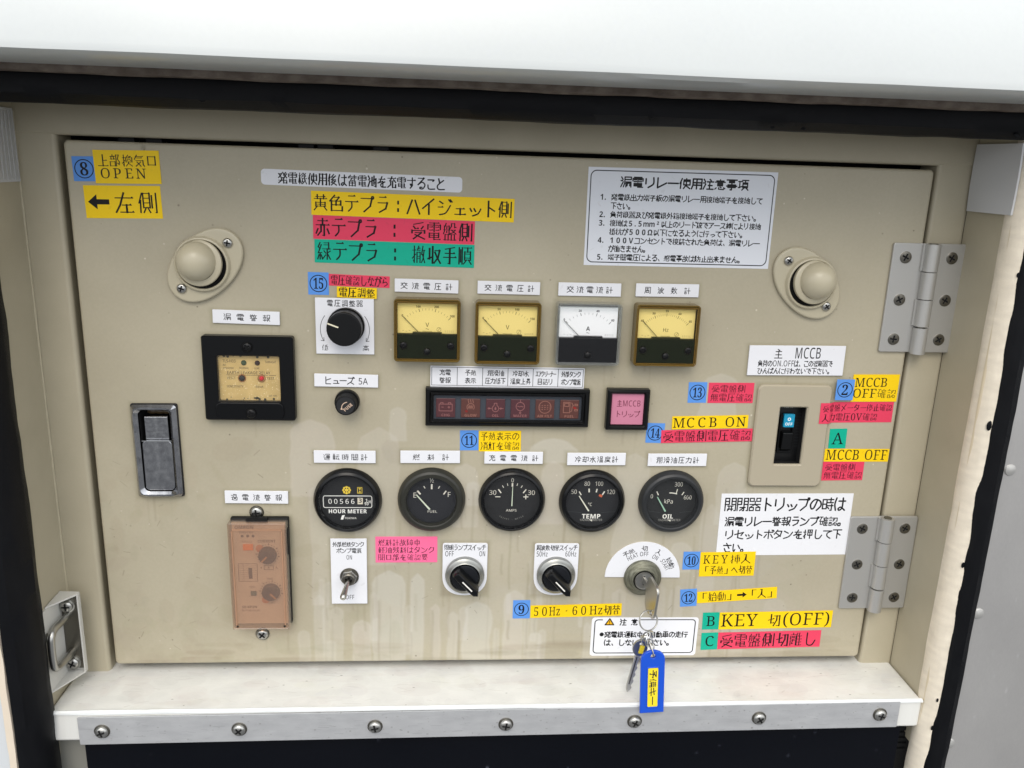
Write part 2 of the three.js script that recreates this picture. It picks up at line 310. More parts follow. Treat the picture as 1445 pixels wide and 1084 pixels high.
// ---------------------------------------------------------------- cabinet frame round the door
const PW = 0.7, PH = 0.4593;
{
  const f = structure(thing('cabinet_frame', '', ''), 'beige painted steel frame and reveals round the control panel', 'cabinet frame');
  const strip = (w, h, d, x, y, z, r = 0.0025) => metreUV(rbox(w, h, d, r, x, y, z));
  part('jamb', strip(0.034, 0.51, 0.03, -0.3732, 0.0, -0.018, 0.004), M.beige, f);
  part('jamb', strip(0.0325, 0.51, 0.03, 0.3703, 0.0, -0.018, 0.0035), M.beige, f);
  part('head_strip', strip(0.8, 0.04, 0.03, 0, 0.2531, -0.0172, 0.003), M.beige, f);
  part('reveal', metreUV(box(0.02, 0.56, 0.053, -0.396, -0.01, 0.0225)), M.beige, f);
  part('reveal', metreUV(box(0.02, 0.56, 0.053, 0.396, -0.01, 0.0225)), M.beige, f);
  part('soffit', metreUV(box(0.772, 0.01, 0.05, 0, 0.279, 0.022)), M.beige, f);
  const back = part('light_block', merge([box(0.86, 0.62, 0.01, 0, 0, -0.12), box(0.01, 0.62, 0.1, -0.42, 0, -0.07), box(0.01, 0.62, 0.1, 0.42, 0, -0.07), box(0.83, 0.01, 0.1, 0, 0.305, -0.07), box(0.83, 0.01, 0.1, 0, -0.305, -0.07)]), M.void, f);  // added near-black box, stops light leaking in behind the door
  back.userData.label = 'added near-black box inside the cabinet that keeps light out of the door gap';
  // weld-filler line down each inner corner
  part('corner_bead', bead([[-0.3868, -0.003], [-0.3852, -0.0028], [-0.3849, -0.0012], [-0.3868, -0.0008]], -0.2385, 0.25, 50, 'y', 0.0003, 60), M.beigeCast, f);
}
{
  const top = canvas(1024, 256, (g, W, H) => {
    g.drawImage(noiseMap(512, 128, [220, 220, 215], 12, 40, 5), 0, 0, W, H);
    for (let i = 0; i < 420; i++) { const x = rnd() * W, y = Math.pow(rnd(), 1.6) * H; g.fillStyle = `rgba(112,104,92,${0.01 + rnd() * 0.025})`; g.beginPath(); g.ellipse(x, y, 3 + rnd() * 26, 5 + rnd() * 34, (rnd() - 0.5) * 0.6, 0, 7); g.fill(); }
    for (let i = 0; i < 260; i++) { g.strokeStyle = `rgba(120,110,98,${0.08 + rnd() * 0.15})`; g.lineWidth = 0.6 + rnd(); const x = rnd() * W, y = rnd() * H; g.beginPath(); g.moveTo(x, y); g.lineTo(x + (rnd() - 0.5) * 50, y + (rnd() - 0.5) * 22); g.stroke(); }
    dirt(g, W, H, 60, () => 'rgba(60,54,48,0.5)', 0.5, 1.6);
  });
  const s = structure(thing('cabinet_sill', '', ''), 'white painted sill below the control panel, smudged with dirt', 'sill');
  const geo = rbox(0.771, 0.0285, 0.0765, 0.003, 0, -0.2527, 0.0182);
  const p = geo.attributes.position, uv = geo.attributes.uv;
  for (let i = 0; i < p.count; i++) uv.setXY(i, p.getX(i) / 0.772 + 0.5, THREE.MathUtils.clamp(1 - (p.getZ(i) + 0.02) / 0.077, 0, 1) * 0.98 + 0.01 - Math.max(0, -0.24 - p.getY(i)) * 6);
  part('sill_body', geo, std(0xffffff, 0.45, 0, { map: texture(top), bumpMap: grain, bumpScale: 0.00004 }), s);
  part('front_lip', bead([[-0.2381, 0.0535], [-0.2372, 0.0555], [-0.238, 0.0578], [-0.2398, 0.0578]], -0.385, 0.385, 90, 'x', 0.00025, 30), M.white, s);
}
// outer skin of the vehicle round the opening
{
  const white = std(0xffffff, 0.3, 0, { map: repeated(noiseMap(512, 256, [196, 200, 199], 7, 3, 3, (g, W, H) => dirt(g, W, H, 26, (r) => `rgba(150,145,138,${0.1 + r * 0.2})`, 0.4, 1.2)), 1, 1) });
  const up = structure(thing('upper_body_panel', '', ''), 'white painted body panel above the opening', 'body panel');
  part('skin', bead([[0.2776, 0.072, 0.2], [0.2782, 0.104, 0.5], [0.2796, 0.127], [0.2818, 0.1305], [0.287, 0.1302, 0.6], [0.34, 0.112, 0.3], [0.62, -0.02, 0], [0.62, -0.1, 0], [0.29, 0.05, 0]], -0.95, 0.95, 160, 'x', 0.0005, 7, 0, 0.55), white, up);
  const gasketMap = noiseMap(512, 32, [104, 93, 83], 44, 60, 3);
  part('lower_gasket', bead([[0.273, 0.066, 1.5], [0.2722, 0.0735, 1.5], [0.2735, 0.0762, 1.2], [0.2785, 0.0772], [0.2795, 0.066]], -0.95, 0.95, 220, 'x', 0.0005, 26), std(0xffffff, 0.8, 0, { map: repeated(gasketMap, 1.5, 1) }), up);
  const right = structure(thing('right_side_panel', '', ''), 'bare aluminium side panel with rivets to the right of the opening', 'body panel');
  const brushed = noiseMap(512, 512, [200, 198, 195], 16, 7, 9, (g, W, H) => { dirt(g, W, H, 300, (r) => `rgba(240,240,240,${r * 0.35})`, 0.5, 1.6); });
  part('aluminium_sheet', box(0.45, 1.0, 0.006, 0.632, -0.2, 0.0655), std(0xffffff, 0.42, 0.75, { map: repeated(brushed, 1, 1) }), right);
  for (const [x, y] of [[0.4125, -0.0095], [0.4095, -0.143], [0.4062, -0.2755]]) { const r = part('rivet', turned([[0, 0.0022], [0.0022, 0.002], [0.0044, 0.0012], [0.0052, 0]], 28), M.zinc, right); r.position.set(x + 0.0035, y, 0.0684); }
  const left = structure(thing('left_side_panel', '', ''), 'pale grey painted side panel at the lower left of the opening', 'body panel');
  part('painted_sheet', box(0.5, 1.0, 0.006, -0.6565, -0.2, 0.0755), std(0xc9cdcf, 0.45), left);
  part('sealant_line', bead([[-0.4085, 0.075], [-0.4082, 0.0795], [-0.402, 0.0805], [-0.4005, 0.0755]], -0.6, 0.3, 120, 'y', 0.0007, 40), std(0xd8cbb8, 0.7), left);
  const low = structure(thing('lower_body_panel', '', ''), 'dark navy panel below the sill', 'body panel');
  const navy = phys({ color: 0xffffff, roughness: 0.25, specularIntensity: 0.35, map: repeated(noiseMap(512, 256, [5, 7, 14], 6, 5, 4, (g, W, H) => dirt(g, W, H, 120, (r) => `rgba(190,195,205,${r * 0.4})`, 0.4, 1.2)), 1, 1) });
  part('dark_sheet', box(0.7335, 0.4, 0.01, 0.006, -0.467, 0.045), navy, low);
  part('grey_post', box(0.03, 0.4, 0.012, -0.3757, -0.467, 0.036), std(0x8b8a82, 0.5), low);
  part('vent_plate', merge([box(0.03, 0.4, 0.006, 0.388, -0.467, 0.034), ...[0, 1, 2, 3, 4, 5].map((k) => box(0.012, 0.0035, 0.003, 0.383, -0.276 - k * 0.006, 0.0375).rotateZ(0))]), M.blackMatt, low);
}
// rubber weatherstrip and white sealant
{
  const seal = thing('rubber_seal', 'black rubber weatherstrip running round the top and both sides of the opening', 'weatherstrip');
  part('left_strip', bead([[-0.386, 0.046], [-0.3815, 0.052], [-0.3795, 0.0625, 1.6], [-0.384, 0.0735, 1.6], [-0.391, 0.081], [-0.4, 0.0815], [-0.4045, 0.074], [-0.404, 0.048]], -0.62, 0.262, 150, 'y', 0.0011, 22), M.rubber, seal);
  part('right_strip', bead([[0.392, 0.05], [0.3925, 0.0635, 2.6], [0.3965, 0.0695, 2], [0.4035, 0.0725], [0.409, 0.0705], [0.4105, 0.055]], -0.62, 0.262, 220, 'y', 0.0007, 21, 5), M.rubber, seal);
  part('top_strip', bead([[0.2575, 0.045], [0.2532, 0.0515], [0.2538, 0.0615], [0.2595, 0.0685], [0.2685, 0.0695], [0.276, 0.067], [0.277, 0.05]], -0.47, 0.47, 190, 'x', 0.0007, 18), M.rubber, seal);
  const blobs = []; for (let i = 0; i < 26; i++) { const s = 0.0006 + rnd() * 0.0012; blobs.push(new THREE.SphereGeometry(s, 8, 6).scale(1.6, 1, 0.7).translate((rnd() - 0.5) * 0.78, 0.2545 + rnd() * 0.012, 0.0672)); }
  const bm = part('sealant_blob', merge(blobs), M.rubber, seal); bm.userData.kind = 'stuff';
  const bd = thing('sealant_bead', 'thick uneven cream sealant bead along the right edge of the opening', 'sealant');
  const cream = std(0xffffff, 0.6, 0, { map: repeated(noiseMap(256, 512, [226, 216, 197], 18, 8, 3), 20, 1), bumpMap: grain, bumpScale: 0.0002 });
  part('bead', bead([[0.3858, 0.0465], [0.3848, 0.0515, 1.2], [0.3862, 0.0575, 1.4], [0.3895, 0.0632, 0.8], [0.3945, 0.0662, 0.8], [0.3995, 0.0655, 0.5], [0.4, 0.048, 0.5]], -0.62, 0.262, 330, 'y', 0.0007, 14, 2, 1.2), cream, bd);
  part('ridge', bead([[0.3866, 0.054], [0.3858, 0.0562, 1.3], [0.3873, 0.0592, 1.3], [0.3895, 0.06]], -0.62, 0.262, 360, 'y', 0.0006, 14, 2, 1.2), std(0xd8caae, 0.65), bd);
  for (const [y, s] of [[-0.098, 1.2], [-0.232, 0.9], [-0.261, 1.1], [0.028, 1.9], [0.152, 0.9]]) part('black_smear', new THREE.IcosahedronGeometry(0.0019 * s, 1).scale(0.7, 1.2, 0.22), M.rubber, bd).position.set(0.3928, y, 0.0656);
}
// aluminium strip along the sill
{
  const w = 0.7245, h = 0.0268;
  const alu = canvas(2048, 96, (g, W, H) => {
    g.drawImage(noiseMap(1024, 96, [196, 197, 198], 16, 40, 4), 0, 0, W, H);
    for (let i = 0; i < 500; i++) { g.strokeStyle = `rgba(${rnd() < 0.5 ? '70,70,72' : '235,235,238'},${0.05 + rnd() * 0.18})`; g.lineWidth = 0.5 + rnd(); const x = rnd() * W, y = rnd() * H; g.beginPath(); g.moveTo(x, y); g.lineTo(x + rnd() * 60 - 30, y + rnd() * 6 - 3); g.stroke(); }
    dirt(g, W, H, 160, (r) => `rgba(70,66,60,${0.08 + r * 0.2})`, 0.6, 3);
  });
  const t = thing('sill_strip', 'dull aluminium strip fixed along the sill front by seven screws', 'trim strip', [0.0013, -0.2537, 0.0566], 0.0055);
  part('strip', slab(w, h, 0.0016, 0.001, 0.0003), std(0xffffff, 0.5, 0.55, { map: texture(alu) }), t);
  for (const [x, y] of [[-0.3427, -0.0002], [-0.2282, -0.0009], [-0.1122, -0.0009], [0.0022, -0.0015], [0.1174, -0.0013], [0.2312, -0.0005], [0.3442, 0.0006]]) {
    const sc = screw('strip', x, y, 0.0022, t, M.steel);
    part('washer', turned([[0.0036, 0], [0.0066, 0], [0.0066, 0.0005], [0.0058, 0.0009], [0.0036, 0.0009]].map(([r, z]) => [r, z - 0.0006]), 32), M.darkSteel, sc);
  }
}
// ---------------------------------------------------------------- control panel door
const LATCH = [-0.297, -0.0226], MCCB = [0.2532, -0.004];
{
  const W = 2000, H = 1312, X = (x) => (x / PW + 0.5) * W, Y = (y) => (0.5 - y / PH) * H;
  const stains = canvas(W, H, (g) => {
    // dried water marks: pale tongues and lobes below the instruments, with a paler rim
    const tongue = (x, y, wide, l, depth) => {
      const w = wide * 0.85, a = depth * 0.85;
      const left = [], right = [], n = 14, s0 = rnd() * 50;
      for (let k = 0; k <= n; k++) { const u = k / n, half = w * Math.min(1, Math.sqrt(1 - Math.pow(1 - Math.min(u * l / w, 1), 2))) * (1 + 0.3 * fbm(u * 3, s0, 1, 2)); const cx = x + w * 0.4 * fbm(u * 2, s0 + 9, 1, 2); left.push([X(cx - half), Y(y - u * l)]); right.unshift([X(cx + half), Y(y - u * l)]); }
      const path = () => { g.beginPath(); [...left, ...right].forEach((p, k) => (k ? g.lineTo(...p) : g.moveTo(...p))); };
      path(); g.fillStyle = `rgba(204,200,192,${a * 1.05})`; g.fill(); path(); g.lineWidth = 5; g.strokeStyle = `rgba(216,212,203,${a * 0.4})`; g.stroke();
    };
    const low = -PH / 2;
    for (const [x, y, w, a] of [[-0.103, -0.136, 0.0165, 0.42], [-0.077, -0.139, 0.0066, 0.42], [-0.06, -0.17, 0.0045, 0.32], [-0.128, -0.186, 0.0095, 0.38], [-0.022, -0.168, 0.0145, 0.42], [0.012, -0.156, 0.0105, 0.38], [-0.15, -0.172, 0.0065, 0.3], [-0.166, -0.16, 0.005, 0.3],
      [0.092, -0.186, 0.008, 0.32], [0.033, -0.2, 0.0066, 0.36], [-0.044, -0.178, 0.0052, 0.36], [0.148, -0.15, 0.006, 0.22], [0.11, -0.155, 0.007, 0.26], [0.165, -0.152, 0.008, 0.22], [-0.18, -0.196, 0.006, 0.28], [0.225, -0.2, 0.009, 0.2], [0.26, -0.165, 0.013, 0.16], [0.19, -0.07, 0.01, 0.2]]) tongue(x, y, w, y - low, a);
    for (let i = 0; i < 16; i++) tongue(-0.18 + rnd() * 0.3, -0.14 - rnd() * 0.07, 0.0016 + rnd() * 0.003, 0.02 + rnd() * 0.06, 0.3);
    for (let i = 0; i < 26; i++) { g.fillStyle = 'rgba(198,194,190,0.035)'; g.beginPath(); g.ellipse(X(-0.1 + rnd() * 0.36), Y(-0.06 - rnd() * 0.16), 60 + rnd() * 220, 50 + rnd() * 120, 0, 0, 7); g.fill(); }
    for (const [x, y, w, l, a] of [[-0.168, 0.006, 0.022, 0.07, 0.32], [-0.112, 0.0, 0.02, 0.13, 0.25], [0.042, -0.009, 0.03, 0.022, 0.42], [-0.035, -0.033, 0.013, 0.06, 0.26], [0.042, -0.03, 0.012, 0.06, 0.32], [0.115, -0.022, 0.017, 0.1, 0.28], [0.186, 0.052, 0.02, 0.05, 0.3], [0.205, -0.03, 0.015, 0.06, 0.28], [-0.16, -0.05, 0.013, 0.12, 0.25], [-0.028, -0.05, 0.007, 0.022, 0.36], [0.165, -0.108, 0.012, 0.03, 0.3], [0.043, -0.11, 0.022, 0.05, 0.25], [-0.094, 0.018, 0.008, 0.03, 0.3]]) tongue(x, y, w, l, a);
    // grime caught along the edges of everything that stands on the sheet
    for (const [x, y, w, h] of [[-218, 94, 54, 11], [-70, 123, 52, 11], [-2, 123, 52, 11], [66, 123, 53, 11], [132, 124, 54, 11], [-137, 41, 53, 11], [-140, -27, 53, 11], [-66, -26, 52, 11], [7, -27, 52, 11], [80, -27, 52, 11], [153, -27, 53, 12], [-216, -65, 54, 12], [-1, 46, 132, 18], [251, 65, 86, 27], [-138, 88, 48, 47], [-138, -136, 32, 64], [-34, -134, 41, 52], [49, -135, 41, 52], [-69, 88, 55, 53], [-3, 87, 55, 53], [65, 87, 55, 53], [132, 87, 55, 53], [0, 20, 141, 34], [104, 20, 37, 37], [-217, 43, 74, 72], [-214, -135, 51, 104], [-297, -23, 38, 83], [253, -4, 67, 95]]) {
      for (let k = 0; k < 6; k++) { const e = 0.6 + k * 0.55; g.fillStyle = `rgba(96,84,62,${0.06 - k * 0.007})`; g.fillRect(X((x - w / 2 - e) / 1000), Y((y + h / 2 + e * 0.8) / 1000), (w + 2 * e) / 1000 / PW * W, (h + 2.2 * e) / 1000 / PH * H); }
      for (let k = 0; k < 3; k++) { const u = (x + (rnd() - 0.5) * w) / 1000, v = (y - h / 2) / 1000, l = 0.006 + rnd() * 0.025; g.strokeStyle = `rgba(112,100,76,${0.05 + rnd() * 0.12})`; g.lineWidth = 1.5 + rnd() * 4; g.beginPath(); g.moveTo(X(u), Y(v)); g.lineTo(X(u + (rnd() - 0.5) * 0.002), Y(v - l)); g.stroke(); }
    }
    // brown drip lines and rubbed dirt towards the bottom and the left
    for (let i = 0; i < 80; i++) { const x = -0.16 + rnd() * 0.42, y = -0.05 - rnd() * 0.15, l = 0.02 + rnd() * 0.05; g.strokeStyle = `rgba(132,122,98,${0.08 + rnd() * 0.2})`; g.lineWidth = 1.5 + rnd() * 6; g.beginPath(); g.moveTo(X(x), Y(y)); g.bezierCurveTo(X(x + 0.002), Y(y - l * 0.3), X(x - 0.002), Y(y - l * 0.7), X(x + 0.001), Y(y - l)); g.stroke(); }
    for (let i = 0; i < 130; i++) { const x = -0.35 + Math.pow(rnd(), 1.4) * 0.26, y = -0.23 + Math.pow(rnd(), 1.8) * 0.22; g.fillStyle = `rgba(120,108,84,${0.02 + rnd() * 0.05})`; g.beginPath(); g.ellipse(X(x), Y(y), 6 + rnd() * 50, 4 + rnd() * 26, rnd() * 3, 0, 7); g.fill(); }
    for (let i = 0; i < 60; i++) { const x = (rnd() - 0.5) * 0.7, y = -0.2296 + rnd() * 0.02; g.fillStyle = `rgba(110,98,76,${0.04 + rnd() * 0.08})`; g.beginPath(); g.ellipse(X(x), Y(y), 20 + rnd() * 90, 3 + rnd() * 10, 0, 0, 7); g.fill(); }
  });
  const map = canvas(W, H, (g) => {
    g.drawImage(noiseMap(500, 328, BEIGE, 15, 5, 3.4), 0, 0, W, H);
    g.filter = 'blur(1.8px)'; g.drawImage(stains, 0, 0); g.filter = 'none';
    for (let i = 0; i < 70; i++) { g.strokeStyle = `rgba(92,84,70,${0.12 + rnd() * 0.3})`; g.lineWidth = 0.8 + rnd() * 1.4; const x = -0.34 + Math.pow(rnd(), 1.5) * 0.64, y = -0.22 + rnd() * 0.2; g.beginPath(); g.moveTo(X(x), Y(y)); g.lineTo(X(x + (rnd() - 0.5) * 0.012), Y(y + (rnd() - 0.5) * 0.012)); g.stroke(); }
    for (let i = 0; i < 240; i++) { g.fillStyle = rnd() < 0.45 ? `rgba(222,216,200,${0.3 + rnd() * 0.4})` : `rgba(88,80,66,${0.2 + rnd() * 0.4})`; g.beginPath(); g.arc(rnd() * W, rnd() * H, 0.7 + rnd() * 1.6, 0, 7); g.fill(); }
  });
  const s = roundRect(PW, PH, 0.004), hole = (w, h, r, [x, y]) => { const p = new THREE.Path(), a = w / 2, b = h / 2; p.moveTo(x - a, y - b); p.lineTo(x - a, y + b); p.lineTo(x + a, y + b); p.lineTo(x + a, y - b); p.closePath(); s.holes.push(p); };
  hole(0.029, 0.075, 0.003, LATCH); hole(0.029, 0.058, 0.002, MCCB);
  const geo = planarUV(extrude(s, 0.026, 0.0022, 3).translate(0, 0, -0.026), PW, PH);
  const d = thing('control_panel', 'beige painted steel control panel door with water stains, carrying all the gauges and switches', 'control panel');
  part('door_sheet', geo, std(0xffffff, 0.4, 0, { map: texture(map), bumpMap: grain, bumpScale: 0.00003 }), d);
  for (const x of [-0.306, -0.285, -0.167, -0.152, -0.108]) part('gap_foam', box(0.012, 0.006, 0.012, x, PH / 2 + 0.0028, -0.016), M.blackMatt, d);
}

// ---------------------------------------------------------------- stickers, tapes and name plates
const INK = '#060608', PXMM = 9;
const COLOR = { yellow: '#f6ce0e', red: '#e2415f', pink: '#f76f9b', green: '#06ac8e', blue: '#5b93de', white: '#e4e5e9' };
// lines: [text, x0, x1, y0, y1, options] in fractions of the label
function labelTexture(w, h, ground, draw) {
  const c = canvas(w * 1000 * PXMM, h * 1000 * PXMM, (g, W, H) => {
    g.fillStyle = ground; g.fillRect(0, 0, W, H);
    for (let i = 0; i < W * H / 9000; i++) { g.fillStyle = `rgba(80,70,50,${rnd() * 0.05})`; g.beginPath(); g.ellipse(rnd() * W, rnd() * H, 2 + rnd() * 22, 1 + rnd() * 9, rnd() * 3, 0, 7); g.fill(); }
    draw(g, W, H);
  });
  return texture(c);
}
const write = (lines) => (g, W, H) => { for (const [text, x0, x1, y0, y1, o] of lines) drawLine(g, text, x0 * W, x1 * W, y0 * H, y1 * H, { ink: INK, ...o }); };
// A printed piece lying on the panel: centre, size and turn in millimetres and degrees
function label(name, text, category, [x, y, w, h, turn], ground, draw, { t = 0.00022, r = 0.0002, bev = 0, z = 0, rough = 0.42, group, bend } = {}) {
  w /= 1000; h /= 1000;
  const geo = bend ? planarUV(bend(new THREE.BoxGeometry(w, h, t, 40, 1, 1).translate(0, 0, t / 2)), w, h) : slab(w, h, t, r, bev);
  const m = part(name, geo, phys({ color: 0xffffff, roughness: rough, specularIntensity: 0.6, bumpMap: ripple, bumpScale: t < 0.001 ? 0.00025 : 0, map: labelTexture(w, h, ground, draw) }), scene);
  m.position.set(x / 1000, y / 1000, z + 0.00005); m.rotation.z = THREE.MathUtils.degToRad(turn); return tag(m, text, category, group);
}
const mincho = { style: 'mincho', weight: 0.078, fill: 0.93 }, thin = { weight: 0.08, fill: 0.62 };
const tape = (text, at, color, lines, o) => label('label_tape', text, 'label', at, COLOR[color], write(lines.map(([a, b, c, d, e, p]) => [a, b, c, d, e, { ...mincho, ...p }])), o);
const numberTag = (n, text, at, o) => label('number_tag', text, 'number tag', at, COLOR.blue, (g, W, H) => {
  const r = Math.min(W, H) * 0.405, cx = W * 0.5, cy = H * 0.5;
  g.lineWidth = r * 0.1; g.strokeStyle = g.fillStyle = INK; g.beginPath(); g.arc(cx, cy, r, 0, 7); g.stroke();
  g.textAlign = 'center'; g.textBaseline = 'alphabetic'; g.font = 'bold ' + r * (n.length > 1 ? 1.85 : 2) + 'px serif';
  g.save(); g.translate(cx, cy + r * (n.length > 1 ? 0.66 : 0.72)); g.scale(n.length > 1 ? 0.62 : 0.88, 1); g.fillText(n, 0, 0); g.restore();
}, { group: 'blue number tags', ...o });
const letterTag = (n, text, at) => label('letter_tag', text, 'letter tag', at, COLOR.green, (g, W, H) => { g.fillStyle = INK; g.textAlign = 'center'; g.font = H * 0.82 + 'px serif'; g.fillText(n, W / 2, H * 0.79); }, { group: 'green letter tags' });
const arrow = (g, x0, x1, y, h, W, H) => { // from x0 to x1 with the head at x1
  const d = Math.sign(x1 - x0), k = Math.abs(x1 - x0) * 0.42 * W; g.fillStyle = INK; g.beginPath(); g.moveTo(x0 * W, (y - h * 0.17) * H); g.lineTo(x1 * W - d * k, (y - h * 0.17) * H); g.lineTo(x1 * W - d * k, (y - h / 2) * H); g.lineTo(x1 * W, y * H);
  g.lineTo(x1 * W - d * k, (y + h / 2) * H); g.lineTo(x1 * W - d * k, (y + h * 0.17) * H); g.lineTo(x0 * W, (y + h * 0.17) * H); g.fill();
};
const border = (g, W, H, inset, r, width) => { g.strokeStyle = INK; g.lineWidth = width; g.beginPath(); g.roundRect(inset, inset, W - 2 * inset, H - 2 * inset, r); g.stroke(); };

// top left
numberTag('8', 'blue square tag with circled 8 in the top left corner of the panel', [-335.9, 208.4, 17, 18.8, 1.3]);
tape('yellow tape reading OPEN beside the circled 8 tag, top left of the panel', [-303.1, 210.8, 49.9, 25.3, 1.2], 'yellow', [['上部換気口', 0.05, 0.97, 0.12, 0.5], ['OPEN', 0.07, 0.79, 0.52, 0.87, { fw: true }]], { z: 0.00025 });
label('label_tape', 'yellow tape with a thick black arrow pointing left, under the OPEN tape', 'label', [-308.4, 183.9, 58.6, 25.2, 1.2], COLOR.yellow, (g, W, H) => { arrow(g, 0.32, 0.045, 0.5, 0.46, W, H); write([['左側', 0.36, 0.97, 0.18, 0.86, { ...mincho, fill: 0.86 }]])(g, W, H); });
// top centre
label('notice_sticker', 'long white one line sticker with rounded corners, above the colour code tapes', 'sticker', [-121.8, 206.1, 158.7, 12.2, -0.55], COLOR.white, write([['発電機使用後は蓄電池を充電すること', 0.082, 0.915, 0.13, 0.9, { ...mincho, weight: 0.11 }]]), { r: 0.003 });
tape('widest yellow tape, uppermost of the three stacked colour code tapes', [-81.3, 187, 162.7, 18.8, -0.55], 'yellow', [['黄色テプラ：ハイジェット側', 0.01, 0.99, 0.1, 0.84, { weight: 0.085 }]], { z: 0.0001 });
tape('wide red tape, middle one of the three stacked colour code tapes', [-96.7, 168.1, 130, 18.8, -0.6], 'red', [['赤テプラ ： 受電盤側', 0.012, 0.99, 0.08, 0.9, { weight: 0.085 }]]);
tape('wide green tape, lowest of the three stacked colour code tapes', [-96.3, 149, 129.4, 18.7, -0.6], 'green', [['緑テプラ ： 撤収手順', 0.012, 0.99, 0.08, 0.9, { weight: 0.085 }]], { z: 0.0001 });
label('notice_sticker', 'large white notice with black border and five numbered lines, upper right of the panel', 'sticker', [138, 183.6, 157.4, 79.2, 0.2], '#dfe2e8', (g, W, H) => {
  border(g, W, H, H * 0.035, H * 0.06, H * 0.009);
  const b = { weight: 0.105, bold: true, latin: 0.95 }, y = (k) => [0.262 + k * 0.0875, 0.332 + k * 0.0875];
  write([['漏電リレー使用注意事項', 0.17, 0.85, 0.085, 0.2, { weight: 0.12 }],
    ['1. ', 0.07, 0.12, ...y(0), b], ['発電機出力端子板の漏電リレー用接地端子を接地して', 0.128, 0.93, ...y(0), b], ['下さい。', 0.128, 0.25, ...y(1), b],
    ['2. ', 0.07, 0.12, ...y(2), b], ['負荷機器及び発電機外箱接地端子を接地して下さい。', 0.128, 0.925, ...y(2), b],
    ['3. ', 0.07, 0.12, ...y(3), b], ['接地は5.5mm²以上のリード線でアース棒により接地', 0.128, 0.935, ...y(3), { ...b, fw: true }], ['抵抗が500Ω以下になるように行って下さい。', 0.128, 0.86, ...y(4), { ...b, fw: true }],
    ['4. ', 0.07, 0.12, ...y(5), b], ['100Vコンセントで接続された負荷は、漏電リレー', 0.128, 0.94, ...y(5), { ...b, fw: true }], ['が働きません。', 0.128, 0.345, ...y(6), b],
    ['5. ', 0.07, 0.12, ...y(7), b], ['端子間電圧による、感電事故は防止出来ません。', 0.128, 0.86, ...y(7), b]])(g, W, H);
}, { rough: 0.35 });
// voltage adjustment
numberTag('15', 'blue square tag with circled 15 above the voltage adjustment knob', [-158.6, 123.1, 16.7, 18.5, -0.3]);
tape('small red tape right of the circled 15 tag, above a small yellow tape', [-125.4, 126, 49.3, 9.5, -1.2], 'red', [['電圧確認しながら', 0.03, 0.985, 0.06, 0.94]], { z: 0.0001 });
tape('small yellow tape overlapping the top edge of the voltage knob plate', [-127.4, 116.5, 32.5, 8.9, -1.4], 'yellow', [['電圧調整', 0.04, 0.96, 0.05, 0.95, { weight: 0.11 }]], { z: 0.0014 });
// engraved name plates
const namePlate = (text, at, lines, o) => label('name_plate', text, 'name plate', at, COLOR.white, write(lines), { t: 0.0014, r: 0.0004, bev: 0.00025, rough: 0.38, group: 'white name plates', ...o });
const one = (s, x0, x1, f = 0.64) => [[s, x0, x1, 0.24, 0.78, { ...thin, fill: f }]];
namePlate('white name plate above the black earth leakage relay', [-217.7, 94, 54, 11.1, -1], one('漏電警報', 0.12, 0.9, 0.6));
namePlate('white name plate above the left yellow voltmeter', [-70.4, 123.2, 52.4, 10.9, -0.5], one('交流電圧計', 0.06, 0.94));
namePlate('white name plate above the second yellow voltmeter', [-2.3, 123.2, 52.1, 10.7, -0.1], one('交流電圧計', 0.08, 0.94));
namePlate('white name plate above the white faced ammeter', [65.7, 123.4, 53, 11.1, 0.2], one('交流電流計', 0.11, 0.89, 0.74));
namePlate('white name plate above the rightmost yellow meter', [131.8, 124.2, 54, 11, 0.4], one('周波数計', 0.08, 0.92, 0.5));
namePlate('white name plate reading 5A above the fuse holder', [-137.4, 41.4, 53.3, 11.1, -0.4], [['ヒューズ 5A', 0.16, 0.84, 0.18, 0.82, { weight: 0.085, latin: 0.9 }]]);
namePlate('white name plate above the hour meter', [-139.9, -26.9, 52.9, 11.2, 0], one('運転時間計', 0.13, 0.89, 0.76));
namePlate('white name plate above the fuel gauge', [-66.2, -26.4, 51.8, 11.3, 0.3], one('燃料計', 0.14, 0.88, 0.5));
namePlate('white name plate above the charging ammeter', [6.8, -26.6, 51.6, 11.1, 0.1], one('充電電流計', 0.04, 0.96, 0.6));
namePlate('white name plate above the water temperature gauge', [80.4, -27.2, 52.2, 11.4, 0.4], one('冷却水温度計', 0.12, 0.88, 0.88));
namePlate('white name plate above the oil pressure gauge', [153.3, -27.4, 53.2, 11.6, 0.4], one('潤滑油圧力計', 0.13, 0.88, 0.88));
namePlate('white name plate above the pinkish overcurrent relay', [-216.5, -64.8, 54, 11.6, -0.4], one('過電流警報', 0.06, 0.94, 0.62));
